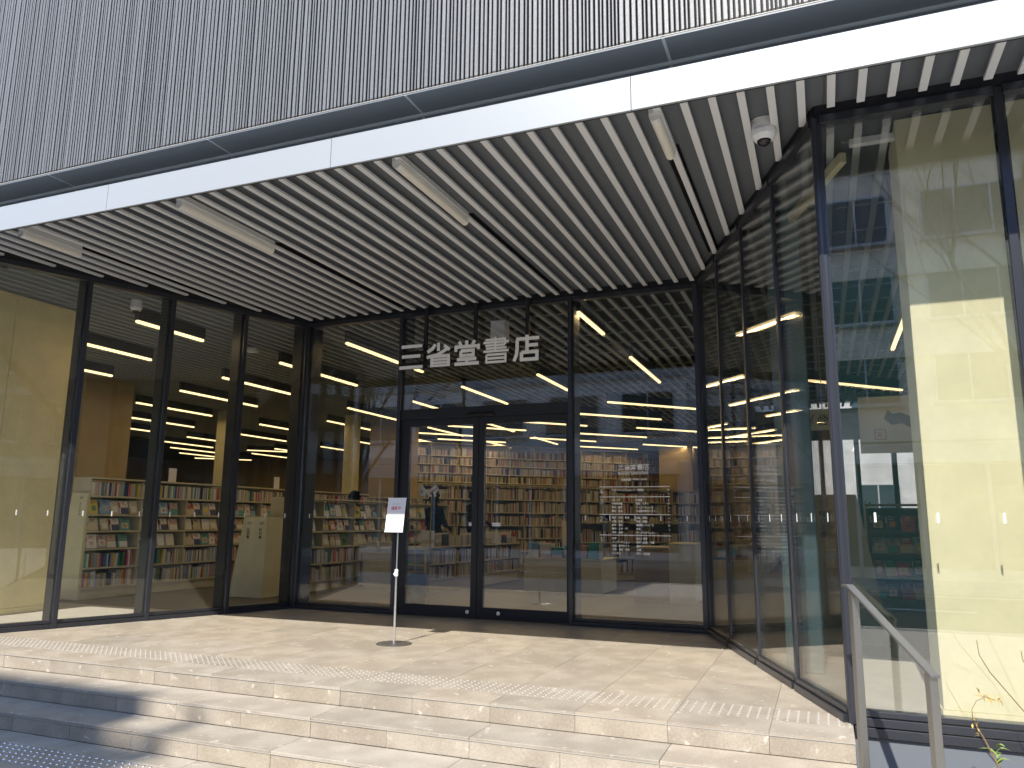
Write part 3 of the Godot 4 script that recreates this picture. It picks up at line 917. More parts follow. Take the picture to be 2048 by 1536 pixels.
func lamp(a: Vector3, b: Vector3, label: String) -> void:
	var d := b - a
	var l := d.length()
	var t := thing("linear_ceiling_light", label, "ceiling light", (a + b) / 2 + Vector3(0, 3.55, 0), atan2(d.x, d.z), "warm linear ceiling lights in the shop")
	part(t, "lamp_housing", bx(Vector3(-0.032, 0.036, -l / 2), Vector3(0.032, 0.19, l / 2)), M.lamp_body)
	part(t, "light_diffuser", sbx(Vector3(-0.026, 0.0, -l / 2 + 0.002), Vector3(0.026, 0.0355, l / 2 - 0.002), 0.010), M.glow)
	var a_l := AreaLight3D.new()
	a_l.name = "lamp_glow"
	a_l.area_size = Vector2(0.045, l - 0.04)
	a_l.area_range = 30.0
	a_l.area_attenuation = 2.0
	a_l.light_color = Color(1.0, 0.85, 0.60)
	a_l.light_energy = 0.55 * l / 2.2
	a_l.shadow_enabled = true
	a_l.rotation.x = -PI / 2
	a_l.position.y = -0.006
	t.add_child(a_l)


# ---------------------------------------------------------------- things outside
const SIGN := {
	"三": ["07,06 97,06", "10,48 90,48", "00,94 100,94"],
	"省": ["36,06 24,22 03,36", "49,00 49,34", "72,12 96,32", "84,28 46,50 00,58", "22,50 22,100", "22,56 92,56 92,100", "28,70 88,70", "28,83 88,83", "22,95 92,95"],
	"堂": ["17,03 26,18", "49,00 49,22", "82,02 72,18", "05,44 05,25 97,25 97,40", "26,42 76,42 76,62 26,62 26,42", "50,66 50,90", "10,77 89,77", "01,95 100,95"],
	"書": ["08,06 86,06 86,28", "00,17 100,17", "08,29 86,29", "48,-4 48,54", "10,41 92,41", "00,53 100,53", "13,67 88,67 88,97 13,97 13,67", "18,82 84,82"],
	"店": ["54,-2 54,10", "12,13 100,13", "16,16 16,50 13,76 04,100", "54,18 54,62", "58,40 96,40", "33,67 92,67 92,96 33,96 33,67"],
}


func outside_things() -> void:
	# shop sign
	var sg := thing("shop_sign", "white cut-out kanji shop sign hanging above the glass doors", "sign", Vector3(-4.80, 2.955, -8.2))
	var i := 0
	for ch in "三省堂書店":
		var mb := MB.new()
		var side := MB.new()
		var k := 0
		for st in SIGN[ch]:
			var pts := []
			for q in st.split(" "):
				var xy = q.split(",")
				pts.append(Vector2(float(xy[0]) / 100.0 * 0.325, (1.0 - float(xy[1]) / 100.0) * 0.30))
			var w: float = 0.041 if ch != "書" else 0.0285
			if ch == "省" and k >= 6: w = 0.030
			mb.stroke(pts, w, 0.030, 0.034 + 0.0004 * k)
			side.stroke(pts, w + 0.002, 0.0, 0.0295 + 0.0003 * k)
			k += 1
		var letter := part(sg, "letter", mb, M.letter, Vector3(0.005 + i * 0.380, 0, 0))
		part(letter, "letter_side", side, M.letter_side)
		i += 1
	part(sg, "sign_rail", bx(Vector3(-0.02, 0.05, -0.05), Vector3(1.90, 0.08, -0.002)), M.black)
	part(sg, "sign_rail", bx(Vector3(-0.02, 0.20, -0.05), Vector3(1.90, 0.23, -0.002)), M.black)
	for x in [0.31, 0.99, 1.665]:
		part(sg, "hanger_post", sbx(Vector3(x - 0.021, 0.02, -0.095), Vector3(x + 0.021, 0.785, -0.052), 0.003), M.frame_dull)
	# directory lettering on the glass right of the door; x measured from the lettering's left edge
	var dr := thing("store_directory", "white floor directory lettering on the glass right of the doors", "lettering", Vector3(-2.30, 0, -8.3518), -0.00384)
	var title := MB.new()
	pen(title, "三省堂書店", Vector2(0.215, 1.742), 0.058, 0.0074, 0, Transform3D.IDENTITY, false, 1.08)
	part(dr, "title", title, M.vinyl)
	latin("BOOKS SANSEIDO", 0.028, M.vinyl, dr, "title_line", Vector3(0.212, 1.645, 0), 1.03, true)
	var hrs := MB.new()
	pen(hrs, "営業時間", Vector2(0.245, 1.588), 0.025, 0.0045, 0)
	part(dr, "opening_hours", hrs, M.vinyl)
	latin("10:00 - 20:00", 0.020, M.vinyl, dr, "opening_hours", Vector3(0.375, 1.577, 0), 1.0, true)
	var floors := [
		["4", 1.497, ["THE ジャンプショップ 神保町"], [], 2], ["3", 1.388, ["コミック", "学習参考書", "教育・保育", "趣味・生活"], ["児童書", "喫茶 ちそう", "イベントスペース", "三省堂歴史ギャラリー"], 4],
		["2", 1.197, ["歴史・宗教・哲学", "心理・社会", "医学・看護", "理学・工学・PC", "芸術・芸能"], ["資格・就職", "文庫・新書", "神保町いちのいち", "文具", "サービスカウンター"], 4],
		["1", 0.975, ["文学", "ノンフィクション", "地図・旅行ガイド", "法律・会計・税務", "ビジネス"], ["政治・経済", "語学・辞書・洋書", "雑誌", "古書", "新刊・話題書"], 1]]
	for f in floors:
		part(dr, "dividing_line", bx(Vector3(0, f[1] - 0.004, 0), Vector3(0.78, f[1] + 0.004, 0.0006)), M.vinyl)
		latin(f[0], 0.052, M.vinyl, dr, "floor_number", Vector3(0.0, f[1] - 0.05, 0))
		for col in 2:
			var y: float = f[1] - 0.022
			for line in f[2 + col]:
				var mb := MB.new()
				var at := Vector2(0.138 + 0.268 * col, y)
				if line.begins_with("THE"):
					latin("THE", 0.021, M.vinyl, dr, "directory_line", Vector3(at.x, at.y - 0.011, 0), 1.0, true)
					pen(mb, line.substr(3), at + Vector2(0.045, 0), 0.0235, 0.0043, 0, Transform3D.IDENTITY, false, 0.92)
				elif line.ends_with("PC"):
					var x := pen(mb, line.left(-2), at, 0.0235, 0.0043, 0, Transform3D.IDENTITY, false, 0.92)
					latin("PC", 0.020, M.vinyl, dr, "directory_line", Vector3(x, at.y - 0.011, 0), 1.0, true)
				else:
					pen(mb, line, at, 0.0235, 0.0043, 0, Transform3D.IDENTITY, false, 0.92)
				part(dr, "directory_line", mb, M.vinyl)
				y -= 0.0395
		for k in f[4]:
			var ic := MB.new()
			for st in ICON[(k + int(f[0])) % 4].split(" "):
				var pts := []
				for q in range(0, st.length() - 1, 2):
					pts.append(Vector2(0.752 + int(st[q]) * 0.0024, f[1] - 0.026 - 0.04 * k - int(st[q + 1]) * 0.0024))
				ic.stroke(pts, 0.004, 0, 0.0006)
			part(dr, "service_symbol", ic, M.vinyl)
	# notice stand
	var st := thing("notice_stand", "slim silver pole stand holding a white printed notice", "sign stand", Vector3(-3.72, 0, -6.414))
	var b := MB.new()
	b.lathe([Vector2(0.165, 0.0), Vector2(0.165, 0.004), Vector2(0.158, 0.0075), Vector2(0.02, 0.009), Vector2(0, 0.009)], 36)
	part(st, "base_plate", b, M.steel)
	var pole := MB.new()
	pole.tube([Vector3(0, 0.008, 0), Vector3(0, 0.05, 0), Vector3(0, 0.62, 0)], [0.013, 0.011, 0.011], 12)
	part(st, "lower_pole", pole, M.chrome)
	pole = MB.new()
	pole.tube([Vector3(0, 0.62, 0), Vector3(0, 1.06, -0.004)], [0.0075, 0.0075], 12)
	part(st, "upper_pole", pole, M.chrome)
	var col := MB.new()
	col.lathe([Vector2(0.012, 0.60), Vector2(0.0175, 0.605), Vector2(0.0175, 0.655), Vector2(0.013, 0.665), Vector2(0.008, 0.668)], 14)
	col.soft_box(Vector3(-0.028, 0.612, -0.008), Vector3(-0.012, 0.632, 0.008), 0.003)
	part(st, "collar", col, M.white_metal)
	var tilt := Transform3D(Basis(Vector3.RIGHT, -0.16), Vector3(-0.025, 1.012, 0.03))
	var nb := holder(st, "notice_board")
	nb.transform = tilt
	part(nb, "sheet", sbx(Vector3(-0.096, 0, 0), Vector3(0.096, 0.306, 0.006), 0.001), M.paper)
	var rim := MB.new()
	rim.box(Vector3(-0.099, 0.3065, -0.001), Vector3(0.099, 0.3145, 0.009))
	rim.box(Vector3(-0.099, -0.0085, -0.001), Vector3(0.099, -0.0005, 0.009))
	part(nb, "clip_rail", rim, M.white_metal)
	var red := MB.new()
	pen(red, "撮影中", Vector2(-0.052, 0.232), 0.032, 0.0042, 0.0062)
	part(nb, "notice_heading", red, M.pink)
	var small := MB.new()
	for ln in [[-0.036, 0.036, 0.256, 0.008], [-0.045, 0.052, 0.118, 0.0045], [-0.028, 0.052, 0.104, 0.0045], [-0.06, 0.052, 0.09, 0.0045], [-0.012, 0.052, 0.066, 0.0055]]:
		var x: float = ln[0]
		while x < ln[1]:
			var w: float = ln[3] * 0.8
			small.stroke([Vector2(x, ln[2]), Vector2(x + w, ln[2] - 0.0004)], ln[3] * 0.22, 0.0062, 0.0066)
			small.stroke([Vector2(x + w * 0.5, ln[2] + ln[3] * 0.5), Vector2(x + w * 0.45, ln[2] - ln[3] * 0.5)], ln[3] * 0.2, 0.0062, 0.0067)
			x += ln[3] * 1.15
	part(nb, "small_print", small, M.ink)
	# handrail beside the steps
	var hr := thing("handrail", "flat steel handrail sloping down beside the steps", "handrail", Vector3(0.108, PAVE, -4.6))
	var top := Vector3(0.0, 1.147, 0.0)
	var low := Vector3(0.300, 0.826, 0.64)
	var dir := (low - top).normalized()
	var sidew := Vector3(dir.z, 0, -dir.x).normalized()
	var basis := Basis(sidew, dir.cross(sidew).normalized() * -1.0, dir)
	if basis.y.y < 0: basis = Basis(-sidew, dir.cross(-sidew).normalized() * -1.0, dir)
	var rail := MB.new()
	rail.soft_box(Vector3(-0.022, -0.014, -0.01), Vector3(0.022, 0.0, (low - top).length() + 0.012), 0.0025, Transform3D(basis, top))
	part(hr, "rail", rail, M.steel)
	var yaw := atan2(dir.x, dir.z)
	for e in [[top + dir * 0.03, 0.028], [low - dir * 0.03, 0.028]]:
		var p: Vector3 = e[0]
		part(hr, "rail_post", sbx(Vector3(-0.019, -0.03, -0.022), Vector3(0.019, p.y - 0.016, 0.022), 0.003), M.steel, Vector3(p.x, 0, p.z), yaw)
	part(hr, "end_plate", sbx(Vector3(-0.022, -0.012, -0.055), Vector3(0.022, 0.0, -0.012), 0.002), M.steel, top, yaw)
	# tube lights in the canopy
	var where := ["leftmost white tube light under the canopy", "second white tube light from the left under the canopy", "long white tube light near the middle of the canopy", "short white tube light near the right of the canopy"]
	var fx := [[-6.795, -4.60, -5.22], [-4.88, -4.60, -5.79], [-2.79, -4.60, -5.80], [-0.875, -4.60, -5.19]]
	for k in 4:
		var f: Array = fx[k]
		var l: float = f[1] - f[2]
		var o := thing("canopy_tube_light", where[k], "tube light", Vector3(f[0], 3.70, f[1]), 0.0, "unlit tube lights under the canopy")
		part(o, "light_body", sbx(Vector3(-0.036, 0.018, -l), Vector3(0.036, 0.10, 0.0), 0.005), M.lamp_white)
		var tb := MB.new()
		var prof := []
		var nseg := 10
		for q in nseg + 1:
			var a := PI + PI * q / nseg
			prof.append(Vector2(cos(a) * 0.035, sin(a) * 0.040))
		var pts := PackedVector2Array(prof)
		tb.prism(pts, -l + 0.012, -0.075, Transform3D(Basis.IDENTITY, Vector3(0, 0.017, 0)))
		part(o, "tube_cover", tb, M.tube)
		var cap := MB.new()
		cap.prism(pts, -0.074, -0.002, Transform3D(Basis.IDENTITY, Vector3(0, 0.0165, 0)))
		part(o, "end_cap", cap, M.lamp_white)
		var cap2 := MB.new()
		cap2.prism(pts, -l, -l + 0.0115, Transform3D(Basis.IDENTITY, Vector3(0, 0.0165, 0)))
		part(o, "end_cap", cap2, M.lamp_white)
	# cameras
	camera_dome(Vector3(-0.232, 3.80, -5.10), 0.080, 0.105, "white dome camera under the canopy beside the right glass wall")
	camera_dome(Vector3(-7.70, 3.745, -6.75), 0.07, 0.10, "dome camera inside behind the left glass wall")
	camera_dome(Vector3(0.05, 3.745, -6.27), 0.07, 0.10, "dome camera inside behind the right glass wall")
	var ap := thing("ceiling_sensor", "flat white square sensor on the shop ceiling", "sensor", Vector3(-8.14, 3.66, -9.35), 0.5)
	part(ap, "sensor_body", sbx(Vector3(-0.10, 0.02, -0.10), Vector3(0.10, 0.08, 0.10), 0.015), M.plastic)
	part(ap, "sensor_face", sbx(Vector3(-0.06, 0.008, -0.06), Vector3(0.06, 0.019, 0.06), 0.004), M.white_metal)
	var hb := thing("hanging_speaker_box", "pale box hanging from the ceiling behind the shop sign", "speaker", Vector3(-3.665, 3.27, -8.62), 0.06)
	part(hb, "box_body", sbx(Vector3(-0.10, 0, -0.16), Vector3(0.10, 0.33, 0.0), 0.005), M.paper)
	part(hb, "box_front", sbx(Vector3(-0.09, 0.01, 0.001), Vector3(0.09, 0.32, 0.006), 0.002), M.letter)
	for x in [-0.07, 0.07]:
		part(hb, "hanging_rod", bx(Vector3(x - 0.005, 0.331, -0.09), Vector3(x + 0.005, 0.53, -0.08)), M.alu)
	plant()


func camera_dome(at: Vector3, r: float, drop: float, label: String) -> void:
	var o := thing("dome_camera", label, "security camera", at - Vector3(0, drop + r * 0.9, 0), 0.0, "dome cameras on the ceiling")
	var body := MB.new()
	var h := r * 0.9
	body.lathe([Vector2(r * 1.02, h + drop), Vector2(r * 0.98, h + drop), Vector2(r * 0.98, h + r * 0.55), Vector2(r, h + r * 0.50)], 28)
	part(o, "camera_mount", body, M.lamp_white)
	body = MB.new()
	body.lathe([Vector2(r * 0.52, h * 0.50), Vector2(r * 0.72, h * 0.56), Vector2(r * 0.98, h * 0.95), Vector2(r * 1.02, h + r * 0.30), Vector2(r * 0.99, h + r * 0.49)], 28)
	part(o, "camera_ring", body, M.white_metal)
	var dm := MB.new()
	var prof := [Vector2(0.0001, 0.0)]
	for q in range(1, 8):
		var a := PI / 2 * q / 7.0
		prof.append(Vector2(sin(a) * r * 0.6, h * 0.62 - cos(a) * h * 0.62))
	dm.lathe(prof, 24)
	part(o, "camera_dome", dm, M.smoke_dome)


func leaf(mb: MB, at: Vector3, dir: Vector3, up: Vector3, l: float, w: float) -> void:
	var side := dir.cross(up).normalized()
	var nrm := side.cross(dir).normalized()
	var pts := []
	for k in 6:
		var f := k / 5.0
		var wide := w * sin(PI * pow(f, 0.75)) * 0.5
		pts.append([at + dir * l * f + nrm * (0.18 * l * sin(PI * f) - 0.25 * l * f * f), wide])
	for k in 5:
		var a: Vector3 = pts[k][0]
		var b: Vector3 = pts[k + 1][0]
		var fold := nrm * 0.25
		var al: Vector3 = a - (side - fold) * pts[k][1]
		var ar: Vector3 = a + (side + fold) * pts[k][1]
		var bl: Vector3 = b - (side - fold) * pts[k + 1][1]
		var br: Vector3 = b + (side + fold) * pts[k + 1][1]
		mb.tri(al, a, b); mb.tri(al, b, bl)
		mb.tri(a, ar, br); mb.tri(a, br, b)


func plant() -> void:
	var p := thing("young_shrub", "thin young shrub with green and reddish gold leaves before the plinth", "shrub", Vector3(0.70, PAVE - 0.03, -4.6))
	var stem := [Vector3(0.06, 0, 0.02), Vector3(0.035, 0.2, 0), Vector3(0.02, 0.34, 0), Vector3(-0.03, 0.46, 0), Vector3(-0.075, 0.55, 0.01), Vector3(-0.075, 0.60, 0.01), Vector3(-0.05, 0.64, 0.0), Vector3(-0.02, 0.655, 0)]
	var s := MB.new()
	s.tube(stem, [0.006, 0.005, 0.005, 0.004, 0.003, 0.0015, 0.0012, 0.001], 7)
	part(p, "stem", s, M.twig)
	for w in [[Vector3(0.10, 0.0, 0.0), Vector3(0.24, 0.42, 0), Vector3(0.17, 0.58, 0), Vector3(0.02, 0.78, 0), Vector3(-0.02, 0.86, 0), Vector3(-0.025, 0.93, 0)], [Vector3(0.12, 0.0, 0.03), Vector3(0.29, 0.5, 0.02), Vector3(0.22, 0.70, 0.01), Vector3(0.165, 0.85, 0.0), Vector3(0.162, 0.89, 0)]]:
		var tw := MB.new()
		var rad := []
		for k in w.size():
			rad.append(lerpf(0.0038, 0.0014, float(k) / w.size()))
		tw.tube(w, rad, 6)
		part(p, "bare_twig", tw, M.twig)
	var r := RandomNumberGenerator.new()
	r.seed = 5
	for q in [[0.27, 0.055], [0.30, 0.06], [0.345, 0.075], [0.38, 0.07], [0.39, 0.08], [0.41, 0.065], [0.43, 0.06], [0.36, 0.07], [0.32, 0.05]]:
		var lf := MB.new()
		var a := r.randf() * TAU
		leaf(lf, Vector3(0.015, q[0], 0), Vector3(cos(a), 0.30 + r.randf() * 0.3, sin(a) * 0.8).normalized(), Vector3.UP, q[1], q[1] * 0.38)
		part(p, "leaf", lf, M.leaf_green)
	for k in 9:
		var lf := MB.new()
		leaf(lf, Vector3(-0.05 - r.randf() * 0.03, 0.47 + k * 0.013, 0.01), Vector3(r.randf() - 0.5, 0.35, r.randf() - 0.3).normalized(), Vector3.UP, 0.028, 0.009)
		part(p, "leaf", lf, M.leaf_gold)
	for k in 13:
		var lf := MB.new()
		var x := r.randf()
		leaf(lf, Vector3(-0.06 + x * 0.11, 0.665 - x * 0.02 + r.randf() * 0.012, 0.0), Vector3(r.randf() * 1.6 - 0.7, r.randf() * 1.3 - 0.75, r.randf() - 0.3).normalized(), Vector3.UP, 0.045, 0.012)
		part(p, "leaf", lf, M.leaf_gold)
	var tp := MB.new()
	tp.tube([Vector3(-0.06, 0.668, 0), Vector3(0.0, 0.66, 0), Vector3(0.05, 0.645, 0)], [0.0016, 0.0016, 0.001], 6)
	part(p, "twig_tip", tp, M.leaf_gold)


# ---------------------------------------------------------------- shop furniture
const HUES := [
	["white", Color(0.72, 0.72, 0.68)], ["cream", Color(0.56, 0.50, 0.36)], ["pale grey", Color(0.42, 0.43, 0.42)], ["yellow", Color(0.66, 0.52, 0.05)], ["pink", Color(0.62, 0.08, 0.20)], ["red", Color(0.42, 0.05, 0.035)],
	["dark blue", Color(0.03, 0.05, 0.17)], ["light blue", Color(0.22, 0.40, 0.62)], ["teal", Color(0.07, 0.33, 0.33)], ["green", Color(0.06, 0.24, 0.08)], ["black", Color(0.02, 0.02, 0.022)], ["orange", Color(0.58, 0.22, 0.05)],
	["purple", Color(0.14, 0.07, 0.28)], ["salmon", Color(0.58, 0.32, 0.25)], ["buff", Color(0.44, 0.36, 0.22)], ["brown", Color(0.16, 0.09, 0.05)]]
const BRIGHT := [0, 0, 0, 1, 2, 0, 3, 4, 0, 6, 7, 8, 0, 1, 11, 0, 13, 0, 2, 1, 0, 2, 10, 5, 0, 9, 7, 1]
const PLAIN := [0, 0, 1, 1, 14, 2, 0, 1, 14, 10, 15, 6, 5, 1, 0, 14, 13, 2]
const ORDINAL := ["first", "second", "third", "fourth", "fifth", "sixth", "seventh", "eighth", "ninth", "tenth", "eleventh", "twelfth"]


func nth(k: int) -> String:
	return ORDINAL[k] if k < 12 else "%d%s" % [k + 1, ["th", "st", "nd", "rd", "th"][mini((k + 1) % 10, 4) if (k + 1) % 100 < 11 or (k + 1) % 100 > 13 else 0]]


func add_book(xf: Transform3D, size: Vector3, kind: String, hue: int, label: String) -> void:
	books.append({"xf": xf, "size": size, "kind": kind, "hue": hue, "label": label, "rank": rng.randi()})


func fill_spines(base: Transform3D, x0: float, x1: float, y: float, head: float, z: float, palette: Array, what: String, thick := 1.0) -> void:
	var x := x0 + 0.004
	var k := 0
	var h := minf(head - 0.02, 0.19 + rng.randf() * 0.05)
	while true:
		if rng.randf() < 0.16: h = minf(head - 0.015, 0.17 + rng.randf() * 0.09)
		var w := (0.012 + 0.022 * rng.randf()) * thick
		if x + w > x1 - 0.004: break
		if rng.randf() < 0.03:
			x += 0.03 + rng.randf() * 0.05
			continue
		var t := base * Transform3D(Basis(Vector3.BACK, -0.10 if rng.randf() < 0.06 else 0.0), Vector3(x + w / 2, y + 0.001, z - rng.randf() * 0.015))
		add_book(t, Vector3(w - 0.001, h - rng.randf() * 0.012, minf(0.17, 0.14 + rng.randf() * 0.03)), "spine", palette[rng.randi() % palette.size()], "%s book, %s from left on %s" % ["%s", nth(k), what])
		x += w
		k += 1


func fill_faces(base: Transform3D, x0: float, x1: float, y: float, head: float, z: float, palette: Array, what: String) -> void:
	var x := x0 + 0.02
	var k := 0
	while true:
		var w := 0.13 + 0.055 * rng.randf()
		if x + w > x1 - 0.008: break
		var h := minf(head - 0.03, 0.185 + 0.05 * rng.randf())
		var n := 1 + rng.randi() % 3
		var t := base * Transform3D(Basis(Vector3.RIGHT, -0.26), Vector3(x + w / 2, y + 0.002, z - 0.015)) * Transform3D(Basis(Vector3.UP, -PI / 2), Vector3(0, 0, 0))
		t = t * Transform3D(Basis.IDENTITY, Vector3(0, 0, w / 2))
		add_book(t, Vector3(0.012 * n + 0.006, h, w), "face", palette[rng.randi() % palette.size()], "%s book, %s from left, cover out, %s" % ["%s", nth(k), what])
		x += w + (0.004 if rng.randf() < 0.6 else 0.035)
		k += 1


func fill_stack(base: Transform3D, at: Vector3, w: float, d: float, top: float, palette: Array, what: String) -> void:
	var y := at.y
	var hue: int = palette[rng.randi() % palette.size()]
	var k := 0
	while y < at.y + top:
		var h := 0.016 + rng.randf() * 0.014
		var t := base * Transform3D(Basis(Vector3.UP, (rng.randf() - 0.5) * 0.10), Vector3(at.x, y + h / 2, at.z)) * Transform3D(Basis(Vector3.BACK, PI / 2), Vector3(0, 0, 0))
		t = t * Transform3D(Basis.IDENTITY, Vector3(0, -w / 2, d / 2))
		if rng.randf() < 0.12: hue = palette[rng.randi() % palette.size()]
		add_book(t, Vector3(h - 0.001, w, d), "flat", hue, "%s book, %s from bottom, %s" % ["%s", nth(k), what])
		y += h
		k += 1


func bookcase(called: String, label: String, short: String, at: Vector3, turn: float, l: float, bays: int, shelves: Array, top: float, depth: float, m: Material, palette: Array, group := "", thick := 1.0) -> Node3D:
	# front along local x at z = 0; shelves: [height, "face" | "spine" | ""] from the bottom
	var o := thing(called, label, "bookcase", at, turn, group)
	var x := Transform3D(Basis(Vector3.UP, turn), at)
	part(o, "kick_plate", bx(Vector3(0.012, 0, -depth + 0.01), Vector3(l - 0.012, shelves[0][0] - 0.026, -0.03)), m)
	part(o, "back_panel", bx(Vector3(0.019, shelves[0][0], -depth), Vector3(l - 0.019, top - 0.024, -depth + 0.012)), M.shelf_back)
	for s in 2:
		part(o, "side_panel", sbx(Vector3(s * l - 0.018 if s else 0.0, 0, -depth - 0.002), Vector3(l if s else 0.018, top, 0.0), 0.002), m)
	part(o, "top_board", sbx(Vector3(0.0, top + 0.0005, -depth - 0.002), Vector3(l, top + 0.024, 0.004), 0.002), m)
	for k in shelves.size():
		part(o, "shelf", bx(Vector3(0.0185, shelves[k][0] - 0.024, -depth + 0.0125), Vector3(l - 0.0185, shelves[k][0], -0.004)), m)
		var up: float = shelves[k + 1][0] - 0.024 if k + 1 < shelves.size() else top - 0.02
		for b in bays:
			var w := (l - 0.036) / bays
			var what := "%s shelf up, %s bay, %s" % [nth(k), nth(b), short]
			if shelves[k][1] == "face":
				fill_faces(x, 0.018 + b * w + 0.012, 0.018 + (b + 1) * w - 0.012, shelves[k][0], up - shelves[k][0], -0.025, palette, what)
			elif shelves[k][1] == "spine":
				fill_spines(x, 0.018 + b * w + 0.012, 0.018 + (b + 1) * w - 0.012, shelves[k][0], up - shelves[k][0], -0.02, palette, what, thick)
			if b > 0:
				part(o, "divider", bx(Vector3(0.018 + b * w - 0.009, shelves[k][0] + 0.0005, -depth + 0.013), Vector3(0.018 + b * w + 0.009, up - 0.0005, -0.008)), m)
	return o


func sign_panel(label: String, at: Vector3, poly: Array, depth: float, lines: Array, m: Material) -> void:
	var o := thing("floor_sign_panel", label, "sign panel", at)
	var pts := PackedVector2Array()
	for p in poly: pts.append(p)
	var mb := MB.new()
	mb.prism(pts, -depth, 0.0)
	part(o, "panel", mb, m)
	for ln in lines:
		var w := MB.new()
		pen(w, ln[0], ln[1], ln[2], ln[2] * 0.13, 0.0005, Transform3D.IDENTITY, true)
		part(o, "panel_lettering", w, M.print_dark)
		if ln.size() > 3:
			latin(ln[3], ln[2] * 0.8, M.print_dark, o, "panel_number", Vector3(ln[1].x, ln[1].y + ln[2] * 1.6, 0.001))


func shop_furniture() -> void:
	var low := [[0.16, "spine"], [0.425, "spine"], [0.685, "face"], [0.93, "face"], [1.16, "face"], [1.42, "spine"]]
	var ra := PI / 2
	bookcase("low_bookcase", "long cream bookcase behind the slanted left glass wall", "left bookcase", Vector3(-9.5, 0, -7.86), ra, 7.2, 8, low, 1.65, 0.34, M.shelf, BRIGHT)
	bookcase("low_bookcase", "cream bookcase behind the trapezoid sign panel left of the doors", "bookcase beside doors", Vector3(-7.5, 0, -9.66), ra, 5.4, 6, low.slice(0, 5), 1.42, 0.34, M.shelf, BRIGHT)
	bookcase("low_bookcase", "cream bookcase in the middle distance left, facing the street", "far left bookcase", Vector3(-13.3, 0, -15.6), 0.35, 4.2, 4, low, 1.65, 0.34, M.shelf, PLAIN)
	bookcase("island_bookcase", "low cream island bookcase seen through the left door leaf", "door island", Vector3(-5.75, 0, -10.9), ra - 0.075, 3.3, 4, [[0.21, "spine"], [0.44, "spine"]], 0.68, 0.44, M.shelf, PLAIN)
	bookcase("island_bookcase", "narrow end case of the island with yellow books at the left door leaf", "island end", Vector3(-6.42, 0, -10.84), -0.075, 0.66, 1, [[0.21, "face"], [0.44, "face"]], 0.68, 0.05, M.shelf, [3, 3, 0, 3, 14])
	var ix := Transform3D(Basis(Vector3.UP, ra), Vector3(-5.75, 0, -10.9))
	ix.basis = Basis(Vector3.UP, ra - 0.075)
	for k in 15:
		fill_stack(ix, Vector3(0.14 + k * 0.213, 0.706, -0.12), 0.19, 0.14, 0.14 + 0.08 * rng.randf(), PLAIN, "%s pile on the door island" % nth(k))
	var s30 := func(top: float, rise: float, first := 0.15) -> Array:
		var out := []
		var y := first
		while y < top - 0.15:
			out.append([y, "spine"])
			y += rise
		return out
	bookcase("middle_bookcase", "chest-high row of cream bookshelves across the shop behind the doors", "chest-high row", Vector3(-8.15, 0, -15.05), PI / 4, 8.2, 10, s30.call(1.9, 0.29), 1.9, 0.34, M.shelf, PLAIN, "", 1.25)
	bookcase("middle_bookcase", "waist-high bookshelves seen through the right door leaf", "waist-high row", Vector3(-4.5, 0, -14.2), PI / 4, 3.6, 4, s30.call(1.1, 0.29), 1.1, 0.34, M.shelf, PLAIN, "", 1.2)
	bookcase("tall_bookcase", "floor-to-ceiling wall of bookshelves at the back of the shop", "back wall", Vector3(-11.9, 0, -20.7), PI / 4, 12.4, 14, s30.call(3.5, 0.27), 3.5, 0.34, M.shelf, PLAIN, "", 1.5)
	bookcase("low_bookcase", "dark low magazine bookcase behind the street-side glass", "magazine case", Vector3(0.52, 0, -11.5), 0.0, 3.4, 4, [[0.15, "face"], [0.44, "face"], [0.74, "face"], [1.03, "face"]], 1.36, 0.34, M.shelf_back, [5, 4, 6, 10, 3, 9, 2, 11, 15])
	# tables and counters
	var t := thing("display_table", "low cream display box with stacked books seen through the right door leaf", "display table", Vector3(-4.6, 0, -13.0))
	part(t, "table_body", sbx(Vector3(0, 0, 0), Vector3(1.3, 0.50, 0.95), 0.004), M.cream)
	part(t, "table_top", sbx(Vector3(-0.01, 0.501, -0.01), Vector3(1.31, 0.525, 0.96), 0.004), M.cream)
	for k in 6:
		fill_stack(Transform3D(Basis.IDENTITY, Vector3(-4.6, 0, -13)), Vector3(0.14 + k * 0.205, 0.527, 0.78), 0.18, 0.25, 0.12 + 0.13 * rng.randf(), [8, 5, 7, 13, 2, 0, 8], "%s pile behind the right door" % nth(k))
	t = thing("display_table", "square cream display box topped with yellow books left of the notice", "display table", Vector3(-7.3, 0, -11.9))
	part(t, "table_body", sbx(Vector3(0, 0, 0), Vector3(0.56, 0.62, 0.45), 0.004), M.cream)
	part(t, "table_top", sbx(Vector3(-0.01, 0.621, -0.01), Vector3(0.57, 0.64, 0.46), 0.004), M.cream)
	for k in 2:
		fill_stack(Transform3D(Basis.IDENTITY, Vector3(-7.3, 0, -11.9)), Vector3(0.15 + k * 0.25, 0.642, 0.3), 0.2, 0.26, 0.10, [3, 3, 0], "%s pile on the square box" % nth(k))
	t = thing("display_counter", "brown counter box standing below the directory lettering", "counter", Vector3(-2.58, 0, -11.9))
	part(t, "counter_body", sbx(Vector3(0, 0, 0), Vector3(0.50, 0.74, 0.7), 0.004), M.tan)
	part(t, "counter_top", sbx(Vector3(-0.008, 0.741, -0.008), Vector3(0.508, 0.765, 0.708), 0.004), M.shelf)
	t = thing("display_counter", "pale cream counter box right of the brown one below the directory", "counter", Vector3(-2.06, 0, -11.8))
	part(t, "counter_body", sbx(Vector3(0, 0, 0), Vector3(0.36, 0.80, 0.7), 0.004), M.cream)
	part(t, "counter_top", sbx(Vector3(-0.008, 0.801, -0.008), Vector3(0.368, 0.825, 0.708), 0.004), M.cream)
